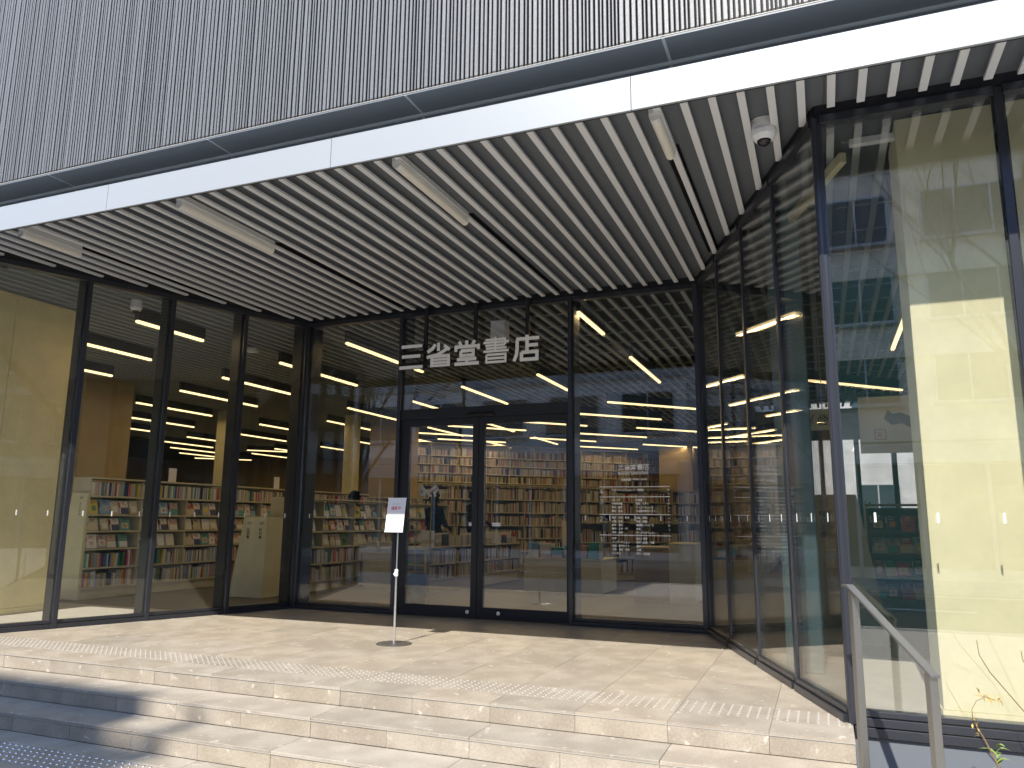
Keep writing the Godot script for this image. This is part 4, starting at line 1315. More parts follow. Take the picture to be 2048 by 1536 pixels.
	# sign panels at shelf ends
	sign_panel("cream trapezoid sign panel standing behind the left glass wall", Vector3(-8.1, 0, -9.17), [Vector2(0, 0), Vector2(0.60, 0), Vector2(0.60, 1.14), Vector2(0.20, 1.14)], 0.44, [["話題書", Vector2(0.26, 0.98), 0.045, "002"], ["新刊書", Vector2(0.48, 0.98), 0.045, "003"]], M.cream)
	sign_panel("pale end panel with vertical lettering at the long left bookcase's street end", Vector3(-10.0, 0, -7.83), [Vector2(0, 0), Vector2(0.49, 0), Vector2(0.49, 1.455), Vector2(0.20, 1.455)], 0.03, [["ビジネス", Vector2(0.36, 1.32), 0.04, "001"]], M.cream)
	sign_panel("tan sign panel with vertical lettering beside the grey-green column", Vector3(-0.16, 0, -8.25), [Vector2(0, 0), Vector2(0.68, 0), Vector2(0.46, 1.40), Vector2(0, 1.40)], 0.42, [["階の企画", Vector2(0.12, 1.24), 0.055, "1"]], M.tan)
	# hanging icon sign and banner at right
	var h := thing("hanging_icon_sign", "small cream till sign with yen symbol hanging beyond the grey-green column", "sign", Vector3(-0.16, 2.08, -8.6))
	part(h, "sign_board", sbx(Vector3(0, 0, -0.03), Vector3(0.30, 0.22, 0), 0.003), M.cream)
	part(h, "hanging_rod", bx(Vector3(0.20, 0.2205, -0.02), Vector3(0.212, 1.66, -0.008)), M.alu)
	var y := MB.new()
	for s in [[Vector2(0.05, 0.16), Vector2(0.085, 0.11), Vector2(0.12, 0.16)], [Vector2(0.085, 0.11), Vector2(0.085, 0.05)], [Vector2(0.055, 0.10), Vector2(0.115, 0.1001)], [Vector2(0.055, 0.077), Vector2(0.115, 0.0771)],
		[Vector2(0.16, 0.125), Vector2(0.25, 0.125), Vector2(0.24, 0.055), Vector2(0.17, 0.055), Vector2(0.16, 0.125)], [Vector2(0.19, 0.11), Vector2(0.19, 0.075)], [Vector2(0.22, 0.11), Vector2(0.22, 0.075)], [Vector2(0.18, 0.13), Vector2(0.195, 0.165)], [Vector2(0.23, 0.13), Vector2(0.215, 0.165)]]:
		y.stroke(s, 0.009, 0.0005, 0.0012)
	part(h, "sign_symbol", y, M.print_dark)
	var bn := thing("wall_banner", "grey banner with dark brush mark and red seal, hanging at right", "banner", Vector3(0.55, 2.12, -12.2))
	part(bn, "banner_sheet", sbx(Vector3(0, 0, -0.012), Vector3(1.9, 0.82, 0), 0.002), mat(Color(0.42, 0.44, 0.44), 0.7))
	var br := MB.new()
	br.prism(PackedVector2Array([Vector2(0.33, 0.50), Vector2(0.39, 0.62), Vector2(0.45, 0.56), Vector2(0.55, 0.58), Vector2(0.71, 0.50), Vector2(0.96, 0.42), Vector2(1.03, 0.33), Vector2(0.81, 0.36), Vector2(0.66, 0.36), Vector2(0.56, 0.42), Vector2(0.43, 0.40), Vector2(0.37, 0.45)]), 0.0005, 0.001)
	part(bn, "brush_mark", br, M.print_dark)
	var seal := MB.new()
	for s in [[Vector2(0.20, 0.20), Vector2(0.34, 0.20), Vector2(0.34, 0.34), Vector2(0.20, 0.34), Vector2(0.20, 0.20)], [Vector2(0.23, 0.23), Vector2(0.31, 0.31)], [Vector2(0.23, 0.31), Vector2(0.27, 0.27)], [Vector2(0.30, 0.23), Vector2(0.27, 0.25)]]:
		seal.stroke(s, 0.012, 0.0005, 0.001)
	part(bn, "red_seal", seal, mat(Color(0.30, 0.05, 0.05), 0.7))
	# the little pole stand and bin behind the left door leaf
	var ps := thing("pole_sign_stand", "two thin brass poles carrying a white cut-out mark behind the left door", "sign stand", Vector3(-5.02, 0, -9.35))
	for q in [[-0.13, 1.36], [0.09, 1.44]]:
		var pm := MB.new()
		pm.tube([Vector3(q[0], 0.0, 0), Vector3(q[0] + 0.015, q[1], 0)], [0.008, 0.008], 8)
		part(ps, "pole", pm, mat(Color(0.42, 0.33, 0.16), 0.35, 0.5))
	part(ps, "foot_plate", sbx(Vector3(-0.2, 0.0, -0.12), Vector3(0.16, 0.012, 0.12), 0.003), M.lamp_body)
	var wm := MB.new()
	for s in [[Vector2(-0.06, 1.47), Vector2(-0.04, 1.56), Vector2(0.0, 1.52), Vector2(0.0, 1.44)], [Vector2(-0.04, 1.52), Vector2(-0.04, 1.44)], [Vector2(0.02, 1.52), Vector2(0.07, 1.45), Vector2(0.11, 1.44)], [Vector2(0.08, 1.50), Vector2(0.12, 1.54), Vector2(0.17, 1.57), Vector2(0.20, 1.52), Vector2(0.15, 1.48), Vector2(0.17, 1.43)]]:
		wm.stroke(s, 0.034, 0.01, 0.016)
	part(ps, "cutout_mark", wm, M.paper)
	var wt := MB.new()
	for k in 5:
		wt.stroke([Vector2(0.225 + k * 0.035, 1.505), Vector2(0.25 + k * 0.035, 1.504)], 0.007, 0.01, 0.0105)
		wt.stroke([Vector2(0.225 + k * 0.035, 1.488), Vector2(0.25 + k * 0.035, 1.489)], 0.006, 0.01, 0.0106)
		wt.stroke([Vector2(0.237 + k * 0.035, 1.512), Vector2(0.238 + k * 0.035, 1.48)], 0.006, 0.01, 0.0107)
	part(ps, "small_lettering", wt, M.paper)
	var bin := thing("umbrella_bin", "dark rounded bin on the floor behind the left door leaf", "bin", Vector3(-5.0, 0, -9.15))
	var bp := MB.new()
	bp.lathe([Vector2(0.10, 0.0), Vector2(0.12, 0.01), Vector2(0.13, 0.40), Vector2(0.128, 0.425), Vector2(0.10, 0.45), Vector2(0, 0.455)], 24)
	part(bin, "bin_body", bp, mat(Color(0.012, 0.016, 0.028), 0.5))
	var rimm := MB.new()
	rimm.lathe([Vector2(0.131, 0.385), Vector2(0.136, 0.388), Vector2(0.136, 0.405), Vector2(0.130, 0.408)], 24)
	part(bin, "bin_rim", rimm, M.lamp_body)
	# small notice boards on top of the left case
	for q in [[-9.62, -9.35, 1.676], [-9.62, -11.9, 1.676]]:
		var nb := thing("shelf_topper", "small white notice on top of the long left bookcase, %s one" % ("nearer" if q[1] > -10 else "farther"), "notice", Vector3(q[0], q[2], q[1]), PI / 2, "notices on the left bookcase")
		part(nb, "card", sbx(Vector3(0, 0, 0), Vector3(0.16, 0.22, 0.004), 0.001), M.paper)
		part(nb, "card_foot", bx(Vector3(0.04, 0, -0.05), Vector3(0.12, 0.012, -0.001)), M.plastic)


func unit_book() -> ArrayMesh:
	# thickness x, height y, spine at z = 0
	var c := MB.new()
	var e := 0.06
	for s in 2:
		var x := 0.5 if s else -0.5
		var xi := x - e if s else x + e
		var a := Vector3(x, 0, 0); var b := Vector3(x, 0, -1); var d := Vector3(x, 1, -1); var f := Vector3(x, 1, 0)
		if s:
			c.quad(a, b, d, f, Vector2(0, 1), Vector2(1, 1), Vector2(1, 0), Vector2(0, 0))
			c.quad(b, Vector3(xi, 0, -1), Vector3(xi, 1, -1), d, Vector2(0.9, 0.9), Vector2(0.9, 0.9), Vector2(0.9, 0.8), Vector2(0.9, 0.8))
			c.quad(f, d, Vector3(xi, 1, -1), Vector3(xi, 1, 0), Vector2(0.9, 0.9), Vector2(0.9, 0.9), Vector2(0.9, 0.8), Vector2(0.9, 0.8))
		else:
			c.quad(b, a, f, d, Vector2(0, 1), Vector2(1, 1), Vector2(1, 0), Vector2(0, 0))
			c.quad(Vector3(xi, 0, -1), b, d, Vector3(xi, 1, -1), Vector2(0.9, 0.9), Vector2(0.9, 0.9), Vector2(0.9, 0.8), Vector2(0.9, 0.8))
			c.quad(d, f, Vector3(xi, 1, 0), Vector3(xi, 1, -1), Vector2(0.9, 0.9), Vector2(0.9, 0.9), Vector2(0.9, 0.8), Vector2(0.9, 0.8))
	c.quad(Vector3(-0.5, 0, 0), Vector3(0.5, 0, 0), Vector3(0.5, 1, 0), Vector3(-0.5, 1, 0), Vector2(0.02, 1), Vector2(0.10, 1), Vector2(0.10, 0), Vector2(0.02, 0))
	var m: ArrayMesh = c.commit()
	var p := MB.new()
	p.box(Vector3(-0.5 + e, 0.012, -0.97), Vector3(0.5 - e, 0.988, -0.02))
	p.commit(m)
	m.surface_set_material(1, M.pages)
	return m


func cover_material(hue: int, variant: int) -> StandardMaterial3D:
	# printed cover: a ground, a picture block and title bars
	var base: Color = HUES[hue][1].linear_to_srgb()
	var r := RandomNumberGenerator.new()
	r.seed = hue * 31 + variant * 7 + 3
	var img := Image.create(48, 64, false, Image.FORMAT_RGB8)
	img.fill(base)
	var second: Color = HUES[BRIGHT[r.randi() % BRIGHT.size()]][1].linear_to_srgb()
	var third: Color = HUES[[10, 6, 0, 5, 15][r.randi() % 5]][1].linear_to_srgb()
	match variant % 3:
		0:
			img.fill_rect(Rect2i(10, 26, 30, 28), second)
			for k in 160:
				var a := r.randf() * TAU
				var q := sqrt(r.randf()) * 11
				img.set_pixel(25 + int(cos(a) * q), 40 + int(sin(a) * q), third)
		1:
			img.fill_rect(Rect2i(6, 34, 42, 30), second)
			img.fill_rect(Rect2i(6, 30, 42, 2), third)
		2:
			for yy in 64:
				for xx in range(6, 48):
					if Vector2(xx - 27, (yy - 38) * 0.9).length() < 13.0 + 2.0 * sin(yy * 0.7): img.set_pixel(xx, yy, second)
	for k in 3:
		img.fill_rect(Rect2i(12 + r.randi() % 4, 6 + k * 6, 16 + r.randi() % 12, 3 - (1 if k else 0)), third if base.get_luminance() > 0.4 else Color(0.9, 0.88, 0.82))
	img.fill_rect(Rect2i(1, 8, 4, 26), third if base.get_luminance() > 0.4 else Color(0.85, 0.83, 0.75))
	var m := StandardMaterial3D.new()
	m.albedo_texture = ImageTexture.create_from_image(img)
	m.roughness = 0.45
	return m


func place_books() -> void:
	var cam := get_node("camera") as Camera3D
	var inv := cam.transform.affine_inverse()
	var mesh := unit_book()
	var covers := {}
	for b in books:
		var s: Vector3 = b.size
		var mid: Vector3 = b.xf * Vector3(0, s.y / 2, -s.z / 2)
		var p := inv * mid
		var seen: float = 0.0
		if p.z < -1.0 and absf(p.x / p.z) < 0.66 and absf(p.y / p.z) < 0.49:
			var wide: float = s.x if b.kind == "spine" else s.z if b.kind == "face" else s.y * 0.15
			var look: Vector3 = (cam.position - mid).normalized()
			var front: Vector3 = b.xf.basis.x if b.kind == "face" else b.xf.basis.z
			seen = wide * s.y * clampf(front.normalized().dot(look), 0.0, 1.0) / p.length_squared()
			# tucked away behind the cases in front of them
			if mid.y < 0.6 and mid.z < -14.5: seen *= 0.05
			if "waist" in b.label or "far left" in b.label: seen *= 0.4
		b.seen = seen
	books.sort_custom(func(a, c): return a.seen > c.seen if a.seen != c.seen else a.rank < c.rank)
	var n := 290
	var plain := {}
	for k in n:
		var b = books[k]
		var key := "%d/%d" % [b.hue, k % 3 if b.kind == "face" else -1]
		if not covers.has(key):
			covers[key] = cover_material(b.hue, k % 3) if b.kind == "face" else mat(HUES[b.hue][1], 0.55)
		var o := MeshInstance3D.new()
		o.name = numbered(self, "book")
		o.mesh = mesh
		o.set_surface_override_material(0, covers[key])
		o.transform = b.xf * Transform3D(Basis.from_scale(b.size), Vector3.ZERO)
		add_child(o, true)
		tag(o, b.label % HUES[b.hue][0], "book", "books on the shop's shelves")
	var one := MB.new()
	one.box(Vector3(-0.5, 0, -1), Vector3(0.5, 1, 0))
	var mm := MultiMesh.new()
	mm.transform_format = MultiMesh.TRANSFORM_3D
	mm.use_colors = true
	mm.mesh = one.commit()
	mm.instance_count = books.size() - n
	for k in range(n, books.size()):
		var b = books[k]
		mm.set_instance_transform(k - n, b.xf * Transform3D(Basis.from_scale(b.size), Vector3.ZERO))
		mm.set_instance_color(k - n, HUES[b.hue][1] * (0.62 if "back wall" in b.label else 0.9))  # back wall books darkened in colour so the lamps leave them dim
	var bm := mat(Color.WHITE, 0.6)
	bm.vertex_color_use_as_albedo = true
	var rest := MultiMeshInstance3D.new()
	rest.name = "shelved_books"
	rest.multimesh = mm
	rest.material_override = bm
	add_child(rest)
	tag(rest, "rows of further books filling the shop's bookcases", "books", "", "stuff")


# ---------------------------------------------------------------- people
func blob(mb: MB, bones: Array, cell: float, blend: float) -> void:
	# surface nets over a smooth union of tapered capsules: [a, b, ra, rb, colour]
	var lo := Vector3.INF
	var hi := -Vector3.INF
	for q in bones:
		for k in 2:
			lo = lo.min(q[k] - Vector3.ONE * (q[2 + k] + cell * 2))
			hi = hi.max(q[k] + Vector3.ONE * (q[2 + k] + cell * 2))
	var nx := int((hi.x - lo.x) / cell) + 2
	var ny := int((hi.y - lo.y) / cell) + 2
	var nz := int((hi.z - lo.z) / cell) + 2
	var f := PackedFloat32Array()
	f.resize(nx * ny * nz)
	f.fill(1.0)
	for q in bones:
		var a: Vector3 = q[0]
		var ab: Vector3 = q[1] - q[0]
		var l2 := maxf(ab.length_squared(), 1e-6)
		var pad: float = maxf(q[2], q[3]) + cell * 2 + blend
		var l := ((a.min(q[1]) - Vector3.ONE * pad - lo) / cell).max(Vector3.ZERO)
		var h := ((a.max(q[1]) + Vector3.ONE * pad - lo) / cell)
		for z in range(int(l.z), mini(nz, int(h.z) + 2)):
			for y in range(int(l.y), mini(ny, int(h.y) + 2)):
				var row := (z * ny + y) * nx
				for x in range(int(l.x), mini(nx, int(h.x) + 2)):
					var p := lo + Vector3(x, y, z) * cell
					var t := clampf((p - a).dot(ab) / l2, 0.0, 1.0)
					var d: float = (p - a - ab * t).length() - lerpf(q[2], q[3], t)
					var g := f[row + x]
					var m := maxf(blend - absf(d - g), 0.0) / blend
					f[row + x] = minf(d, g) - m * m * blend * 0.25
	var ids := {}
	var pos := PackedVector3Array()
	var step := [1, nx, nx * ny]
	for z in nz - 1:
		for y in ny - 1:
			for x in nx - 1:
				var i := (z * ny + y) * nx + x
				var s := 0
				var acc := Vector3.ZERO
				var cnt := 0
				for k in 8:
					if f[i + (k & 1) + (nx if k & 2 else 0) + (nx * ny if k & 4 else 0)] < 0.0: s += 1
				if s == 0 or s == 8: continue
				for k in 8:
					for ax in 3:
						if k & (1 << ax): continue
						var u := i + (k & 1) + (nx if k & 2 else 0) + (nx * ny if k & 4 else 0)
						var w: int = u + step[ax]
						if (f[u] < 0.0) != (f[w] < 0.0):
							var p := Vector3(k & 1, (k >> 1) & 1, (k >> 2) & 1)
							p[ax] += f[u] / (f[u] - f[w])
							acc += p
							cnt += 1
				ids[i] = pos.size()
				pos.append(lo + (Vector3(x, y, z) + acc / cnt) * cell)
	var nrm := PackedVector3Array()
	var col := []
	for p in pos:
		var best := 9.0
		var c := Color.WHITE
		for q in bones:
			var ab: Vector3 = q[1] - q[0]
			var t := clampf((p - q[0]).dot(ab) / maxf(ab.length_squared(), 1e-6), 0, 1)
			var d: float = (p - q[0] - ab * t).length() - lerpf(q[2], q[3], t)
			if d < best:
				best = d; c = q[4]
		col.append(c)
		var g := (p - lo) / cell
		var gx := clampi(int(round(g.x)), 1, nx - 2); var gy := clampi(int(round(g.y)), 1, ny - 2); var gz := clampi(int(round(g.z)), 1, nz - 2)
		var i := (gz * ny + gy) * nx + gx
		nrm.append(Vector3(f[i + 1] - f[i - 1], f[i + nx] - f[i - nx], f[i + nx * ny] - f[i - nx * ny]).normalized())
	for i in ids:
		for ax in 3:
			var o1: int = step[(ax + 1) % 3]
			var o2: int = step[(ax + 2) % 3]
			if not (ids.has(i - o1) and ids.has(i - o2) and ids.has(i - o1 - o2)): continue
			if i + step[ax] >= f.size(): continue
			var inside := f[i] < 0.0
			if inside == (f[i + step[ax]] < 0.0): continue
			var r := [ids[i], ids[i - o1], ids[i - o1 - o2], ids[i - o2]]
			if inside: r.reverse()
			for tr in [[0, 2, 1], [0, 3, 2]]:
				for k in tr:
					mb.v.append(pos[r[k]]); mb.n.append(nrm[r[k]]); mb.u.append(Vector2.ZERO); mb.c.append(col[r[k]])


func person(label: String, at: Vector3, turn: float, h: float, top: Color, legs: Color, hair: Color, reach: float) -> void:
	var o := thing("person", label, "person", at, turn)
	var skin := Color(0.42, 0.26, 0.17)
	var s := h / 1.70
	var mb := MB.new()
	mb.tinted = true
	var b := []
	var V := func(x, y, z): return Vector3(x, y, z) * s
	b.append([V.call(0, 0.98, 0), V.call(0, 1.14, 0.01), 0.135 * s, 0.125 * s, top])
	b.append([V.call(-0.06, 1.14, 0), V.call(0.06, 1.14, 0), 0.12 * s, 0.12 * s, top])
	b.append([V.call(-0.10, 1.33, -0.01), V.call(0.10, 1.33, -0.01), 0.10 * s, 0.10 * s, top])
	b.append([V.call(0, 1.36, -0.01), V.call(0, 1.50, 0.01), 0.058 * s, 0.052 * s, skin])
	b.append([V.call(-0.07, 0.93, 0), V.call(0.07, 0.93, 0), 0.115 * s, 0.115 * s, legs])
	for k in [-1.0, 1.0]:
		b.append([V.call(0.085 * k, 0.88, 0), V.call(0.095 * k, 0.48, 0.02), 0.085 * s, 0.058 * s, legs])
		b.append([V.call(0.095 * k, 0.48, 0.02), V.call(0.10 * k, 0.10, -0.01), 0.056 * s, 0.040 * s, legs])
		b.append([V.call(0.10 * k, 0.045, -0.03), V.call(0.11 * k, 0.035, 0.15), 0.042 * s, 0.033 * s, Color(0.03, 0.03, 0.03)])
		var el: Vector3 = V.call(0.245 * k, 1.08, 0.02 + 0.06 * reach)
		var wr: Vector3 = V.call(0.20 * k, 1.08 - 0.24 * (1 - reach), 0.06 + 0.22 * reach)
		b.append([V.call(0.185 * k, 1.36, -0.01), el, 0.056 * s, 0.042 * s, top])
		b.append([el, wr, 0.040 * s, 0.029 * s, top if reach < 0.5 else skin])
		var hd := []
		var dir: Vector3 = (wr - el).normalized()
		var side := Vector3(k, 0, 0)
		var across := dir.cross(side).normalized()
		var palm: Vector3 = wr + dir * 0.075 * s
		hd.append([wr - dir * 0.02, palm, 0.026 * s, 0.028 * s, skin])
		for q in 4:
			var off: Vector3 = across * (q - 1.5) * 0.019 * s
			var ln: float = [0.062, 0.074, 0.070, 0.054][q] * s
			var kn: Vector3 = palm + off + dir * 0.018 * s
			hd.append([palm + off * 0.8, kn + dir * ln * 0.5, 0.0105 * s, 0.009 * s, skin])
			hd.append([kn + dir * ln * 0.5, kn + dir * ln * 0.85 - side * ln * 0.4, 0.009 * s, 0.0075 * s, skin])
		hd.append([wr + dir * 0.02, wr + dir * 0.05 + across * -0.042 * s, 0.012 * s, 0.0105 * s, skin])
		hd.append([wr + dir * 0.05 + across * -0.042 * s, wr + dir * 0.085 + across * -0.046 * s - side * 0.012, 0.0105 * s, 0.008 * s, skin])
		blob(mb, hd, 0.0045, 0.008)
	blob(mb, b, 0.02, 0.05)
	var head := []
	head.append([V.call(0, 1.60, 0.0), V.call(0, 1.565, 0.015), 0.085 * s, 0.078 * s, skin])
	head.append([V.call(0, 1.545, 0.03), V.call(0, 1.515, 0.045), 0.06 * s, 0.045 * s, skin])
	head.append([V.call(0, 1.595, 0.085), V.call(0, 1.562, 0.108), 0.012 * s, 0.017 * s, skin])
	head.append([V.call(0, 1.48, 0.0), V.call(0, 1.53, 0.0), 0.052 * s, 0.055 * s, skin])
	for k in [-1.0, 1.0]:
		head.append([V.call(0.083 * k, 1.60, -0.005), V.call(0.083 * k, 1.56, 0.0), 0.014 * s, 0.011 * s, skin])
		head.append([V.call(0.032 * k, 1.585, 0.078), V.call(0.036 * k, 1.585, 0.077), 0.0095 * s, 0.0095 * s, Color(0.02, 0.015, 0.01)])
	head.append([V.call(-0.02, 1.525, 0.083), V.call(0.02, 1.525, 0.083), 0.008 * s, 0.008 * s, Color(0.35, 0.14, 0.11)])
	blob(mb, head, 0.008, 0.02)
	var bm := mat(Color.WHITE, 0.75)
	bm.vertex_color_use_as_albedo = true
	part(o, "body", mb, bm)
	var hm := MB.new()
	hm.tinted = true
	var hr := [[V.call(0, 1.625, -0.012), V.call(0, 1.60, -0.03), 0.094 * s, 0.090 * s, hair], [V.call(0, 1.60, -0.035), V.call(0, 1.52, -0.04), 0.08 * s, 0.06 * s, hair], [V.call(-0.05, 1.655, 0.045), V.call(0.05, 1.655, 0.045), 0.042 * s, 0.042 * s, hair]]
	blob(hm, hr, 0.011, 0.02)
	part(o, "hair", hm, bm)


func people() -> void:
	person("person in a white shirt with dark hair standing beyond the door island", Vector3(-6.86, 0, -15.0), PI * 0.82, 1.75, Color(0.55, 0.52, 0.50), Color(0.05, 0.06, 0.10), Color(0.015, 0.012, 0.01), 0.7)
	person("person in dark clothes with reddish dark hair beyond the island, left door", Vector3(-6.93, 0, -13.3), PI * 0.9, 1.63, Color(0.05, 0.045, 0.05), Color(0.03, 0.03, 0.04), Color(0.035, 0.012, 0.014), 0.7)
	person("person with black hair behind the low bookcase left of the doors", Vector3(-8.5, 0, -12.95), PI * 0.6, 1.66, Color(0.10, 0.10, 0.12), Color(0.03, 0.03, 0.05), Color(0.01, 0.012, 0.016), 0.8)


# ---------------------------------------------------------------- across the street (seen in the glass)
func window_into(parent: Node3D, at: Vector3, w: float, h: float, panes: int) -> void:
	# at: middle of the sill, on a wall that faces -z
	var fr := MB.new()
	fr.box(Vector3(-w / 2, 0, -0.05), Vector3(-w / 2 + 0.06, h, 0.02)); fr.box(Vector3(w / 2 - 0.06, 0, -0.05), Vector3(w / 2, h, 0.02))
	fr.box(Vector3(-w / 2 + 0.06, 0, -0.05), Vector3(w / 2 - 0.06, 0.06, 0.02)); fr.box(Vector3(-w / 2 + 0.06, h - 0.06, -0.05), Vector3(w / 2 - 0.06, h, 0.02))
	for k in range(1, panes):
		var x := -w / 2 + w * k / panes
		fr.box(Vector3(x - 0.025, 0.061, -0.045), Vector3(x + 0.025, h - 0.061, 0.0))
	var f := part(parent, "window", fr, M.alu, at)
	part(f, "pane", bx(Vector3(-w / 2 + 0.061, 0.0605, -0.02), Vector3(w / 2 - 0.061, h - 0.0605, -0.012)), M.window_dark)
	part(f, "sill", sbx(Vector3(-w / 2 - 0.06, -0.07, -0.12), Vector3(w / 2 + 0.06, -0.001, 0.0), 0.006), M.kerb)


func block(called: String, label: String, x0: float, x1: float, h: float, m: Material, floors: int, first: float, bays: int, wide: float, tall: float, panes: int, band: Material) -> Node3D:
	var o := thing(called, label, "building", Vector3((x0 + x1) / 2, PAVE - 0.1, 14.0))
	var w := x1 - x0
	part(o, "wall", bx(Vector3(-w / 2, 0, 0.0), Vector3(w / 2, h, 9)), m)
	part(o, "roof", sbx(Vector3(-w / 2 + 0.01, h + 0.002, 0.2), Vector3(w / 2 - 0.01, h + 0.06, 9), 0.01), M.kerb)
	var rise := (h - first - 0.8) / floors
	for f in floors:
		part(o, "floor_band", sbx(Vector3(-w / 2, first + f * rise - 0.35, -0.10), Vector3(w / 2, first + f * rise - 0.02, -0.001), 0.01), band)
		for b in bays:
			window_into(o, Vector3(-w / 2 + w * (b + 0.5) / bays, first + f * rise + 0.7, -0.022), wide, tall, panes)
	# shop front at street level
	part(o, "shop_front", bx(Vector3(-w / 2 + 0.4, 0.4, -0.03), Vector3(w / 2 - 0.4, first - 1.0, -0.002)), M.window_dark)
	for b in bays * 2 + 1:
		var x := -w / 2 + 0.4 + (w - 0.8) * b / (bays * 2)
		part(o, "shop_post", bx(Vector3(x - 0.05, 0.1, -0.09), Vector3(x + 0.05, first - 1.0, -0.031)), M.alu)
	part(o, "awning_board", sbx(Vector3(-w / 2 + 0.3, first - 0.99, -0.5), Vector3(w / 2 - 0.3, first - 0.45, -0.105), 0.02), band)
	return o


func opposite_side() -> void:
	var a := block("office_building", "tall pale office block across the street, mirrored in the left glass", -27.0, -5.01, 21.75, M.wall_white, 5, 4.4, 7, 2.2, 1.7, 2, M.wall_grey)
	part(a, "lower_wing", bx(Vector3(10.996, 0, 0.3), Vector3(11.36, 21.4, 9)), M.wall_white)
	part(a, "flue_pipe", bx(Vector3(11.37, 0, 0.3), Vector3(11.50, 21.9, 0.5)), M.alu)
	block("office_building", "beige building with wide windows across the street, mirrored right of the doors", -4.4, 6.2, 12.2, M.wall_beige, 3, 4.2, 3, 2.7, 1.5, 3, M.wall_beige)
	block("office_building", "grey building across the street, mirrored at the right edge", 6.5, 17.5, 12.0, M.wall_grey, 3, 4.4, 4, 1.7, 1.6, 2, M.wall_white)
	block("office_building", "brown building down the street, mirrored at the left", -40.0, -27.4, 15.0, M.wall_brown, 4, 4.2, 4, 1.6, 1.5, 2, M.wall_white)
	var e := block("added_end_building", "long grey building added to close the street, blocking sky in the leftmost glass", -9.0, 9.0, 22.0, M.wall_brown, 5, 4.4, 6, 1.6, 1.7, 2, M.wall_grey)  # added end block, keeps bright sky out of the left glass reflection
	e.position = Vector3(27, PAVE - 0.1, 4.5)
	e.rotation.y = PI / 2
	# pale house at the end of the side street
	var hs := thing("corner_house", "pale building across the side street, seen through the far right windows", "building", Vector3(2.0, PAVE, -33.0), PI)
	part(hs, "wall", bx(Vector3(-9, 0, 0), Vector3(9, 9, 6)), M.wall_grey)
	part(hs, "roof", bx(Vector3(-9.1, 9.002, -0.2), Vector3(9.1, 9.2, 6.1)), M.kerb)
	for k in 5:
		window_into(hs, Vector3(-6.4 + k * 3.2, 1.2, -0.022), 1.6, 1.8, 2)
		window_into(hs, Vector3(-6.4 + k * 3.2, 5.2, -0.022), 1.6, 1.6, 2)
	bush(Vector3(0.4, PAVE - 0.1, -22.6), 1.3, 2.3, "round green bush outside the far right windows", 3)
	bush(Vector3(3.2, PAVE - 0.1, -23.4), 1.1, 1.7, "lower green bush outside the far right windows", 4)
	# street furniture mirrored in the glass
	for q in [[-4.9, 2.2, "steel bollard by the kerb, mirrored below the directory lettering"], [-8.4, 2.2, "steel bollard by the kerb, mirrored in the left door leaf"]]:
		var o := thing("bollard", q[2], "bollard", Vector3(q[0], PAVE - 0.02, q[1]), 0.0, "bollards along the kerb")
		var mb := MB.new()
		mb.lathe([Vector2(0.062, 0.02), Vector2(0.06, 0.72), Vector2(0.052, 0.765), Vector2(0.03, 0.785), Vector2(0, 0.79)], 20)
		part(o, "post", mb, M.steel)
		mb = MB.new()
		mb.lathe([Vector2(0.10, 0.0), Vector2(0.10, 0.012), Vector2(0.064, 0.02)], 20)
		part(o, "base_ring", mb, M.alu)
	var sl := thing("street_lamp", "dark street lamp with four white globes, mirrored above the left door leaf", "street lamp", Vector3(-9.2, PAVE - 0.02, 2.3))
	var pm := MB.new()
	pm.tube([Vector3(0, 0, 0), Vector3(0, 0.5, 0), Vector3(0, 5.4, 0)], [0.09, 0.06, 0.045], 12)
	part(sl, "lamp_post", pm, M.frame_dull)
	pm = MB.new()
	var arc := []
	for k in 9:
		arc.append(Vector3(0.06 - 1.5 * k / 8.0, 5.35 - 0.9 * pow(k / 8.0, 2.0), 0))
	pm.tube(arc, [0.03, 0.03, 0.03, 0.028, 0.028, 0.025, 0.025, 0.022, 0.02], 8)
	part(sl, "lamp_arm", pm, M.frame_dull)
	for k in 4:
		var g := MB.new()
		var prof := []
		for j in 13:
			prof.append(Vector2(maxf(0.13 * sin(PI * j / 12.0), 0.0001), 0.13 - 0.13 * cos(PI * j / 12.0)))
		g.lathe(prof, 18)
		var c: Vector3 = arc[2 + k * 2]
		part(sl, "lamp_globe", g, M.plastic, c - Vector3(0, 0.29, 0))
	tree(Vector3(3.5, PAVE - 0.02, 2.9), 17, "bare street tree at the kerb, mirrored in the street-side glass")
	tree(Vector3(-13.0, PAVE - 0.02, 2.9), 29, "bare street tree at the kerb, mirrored in the leftmost glass")


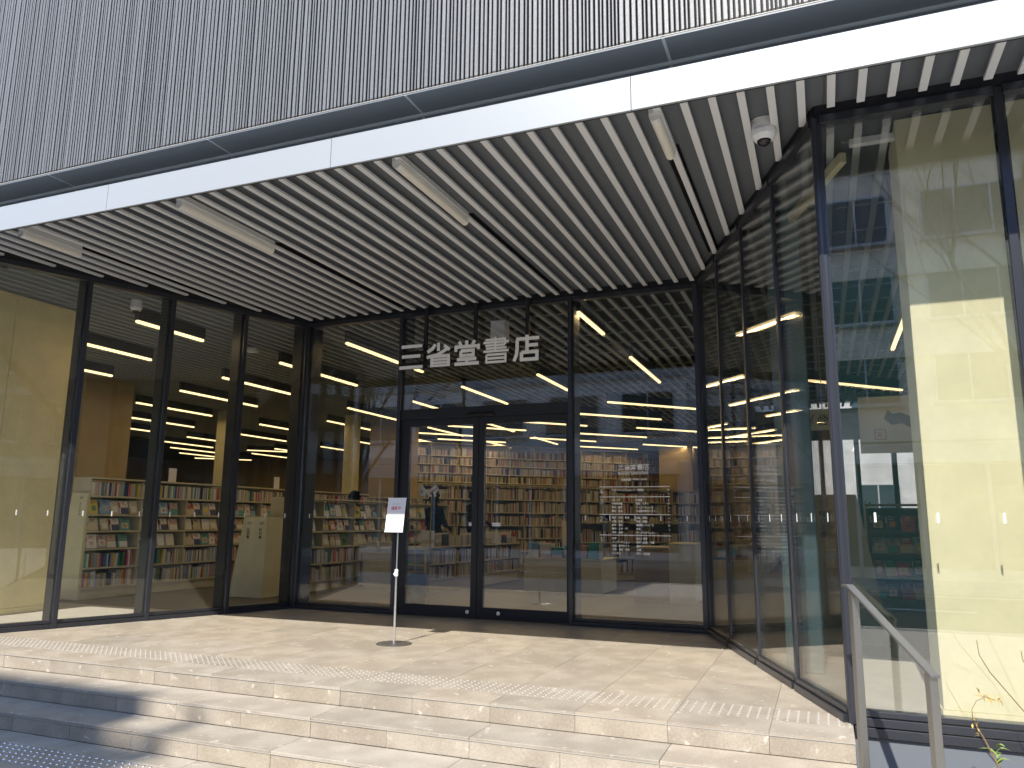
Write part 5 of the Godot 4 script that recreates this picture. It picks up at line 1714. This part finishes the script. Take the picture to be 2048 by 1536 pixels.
func bush(at: Vector3, r: float, h: float, label: String, sd: int) -> void:
	var o := thing("bush", label, "bush", at, 0.0, "bushes in the side street")
	var q := RandomNumberGenerator.new()
	q.seed = sd
	var st := MB.new()
	for k in 7:
		var a := TAU * k / 7
		st.tube([Vector3(0, 0, 0), Vector3(cos(a) * r * 0.3, h * 0.4, sin(a) * r * 0.3), Vector3(cos(a) * r * 0.6, h * 0.8, sin(a) * r * 0.6)], [0.03, 0.018, 0.006], 6)
	part(o, "stem", st, M.bark)
	var lf := MB.new()
	for k in 1500:
		var d := Vector3(q.randf() - 0.5, q.randf() - 0.5, q.randf() - 0.5).normalized()
		var p := Vector3(d.x * r, h * 0.52 + d.y * h * 0.46, d.z * r) * 1.0
		p = Vector3(0, h * 0.5, 0) + (p - Vector3(0, h * 0.5, 0)) * (0.5 + 0.5 * sqrt(q.randf())) * (0.85 + 0.2 * sin(d.x * 7 + d.y * 5))
		leaf(lf, p, (d + Vector3(q.randf() - 0.5, q.randf() - 0.2, q.randf() - 0.5)).normalized(), Vector3.UP, 0.11, 0.05)
	var c := part(o, "foliage", lf, M.leaf_bush)
	c.set_meta("kind", "stuff")


func tree(at: Vector3, sd: int, label: String) -> void:
	var o := thing("bare_tree", label, "tree", at, 0.0, "bare street trees")
	var q := RandomNumberGenerator.new()
	q.seed = sd
	var trunk := MB.new()
	trunk.tube([Vector3(0, 0, 0), Vector3(0.02, 0.4, 0), Vector3(0.05, 1.6, 0.03), Vector3(0.0, 3.0, 0.0)], [0.19, 0.14, 0.12, 0.10], 12)
	part(o, "trunk", trunk, M.bark)
	for k in 7:
		var mb := MB.new()
		var a := TAU * k / 7 + q.randf()
		branch(mb, Vector3(0, 2.2 + k * 0.13, 0), Vector3(cos(a), 0.9 + q.randf() * 0.8, sin(a)).normalized(), 2.3 + q.randf(), 0.06, 4, q)
		part(o, "limb", mb, M.bark)


func branch(mb: MB, p: Vector3, d: Vector3, l: float, r: float, depth: int, q: RandomNumberGenerator) -> void:
	var pts := [p]
	var rad := [r]
	var dd := d
	for k in 3:
		dd = (dd + Vector3(q.randf() - 0.5, q.randf() * 0.35 - 0.05, q.randf() - 0.5) * 0.35).normalized()
		pts.append(pts[k] + dd * l / 3)
		rad.append(r * (1.0 - 0.18 * (k + 1)))
	mb.tube(pts, rad, 6 if depth > 1 else 4, false)
	if depth == 0: return
	for k in 3:
		var side := Vector3(q.randf() - 0.5, q.randf() * 0.5, q.randf() - 0.5).normalized()
		branch(mb, pts[1 + k % 3] if k else pts[3], (dd * 0.9 + side * 0.75).normalized(), l * (0.55 + 0.2 * q.randf()), rad[1 + k % 3] * 0.62, depth - 1, q)
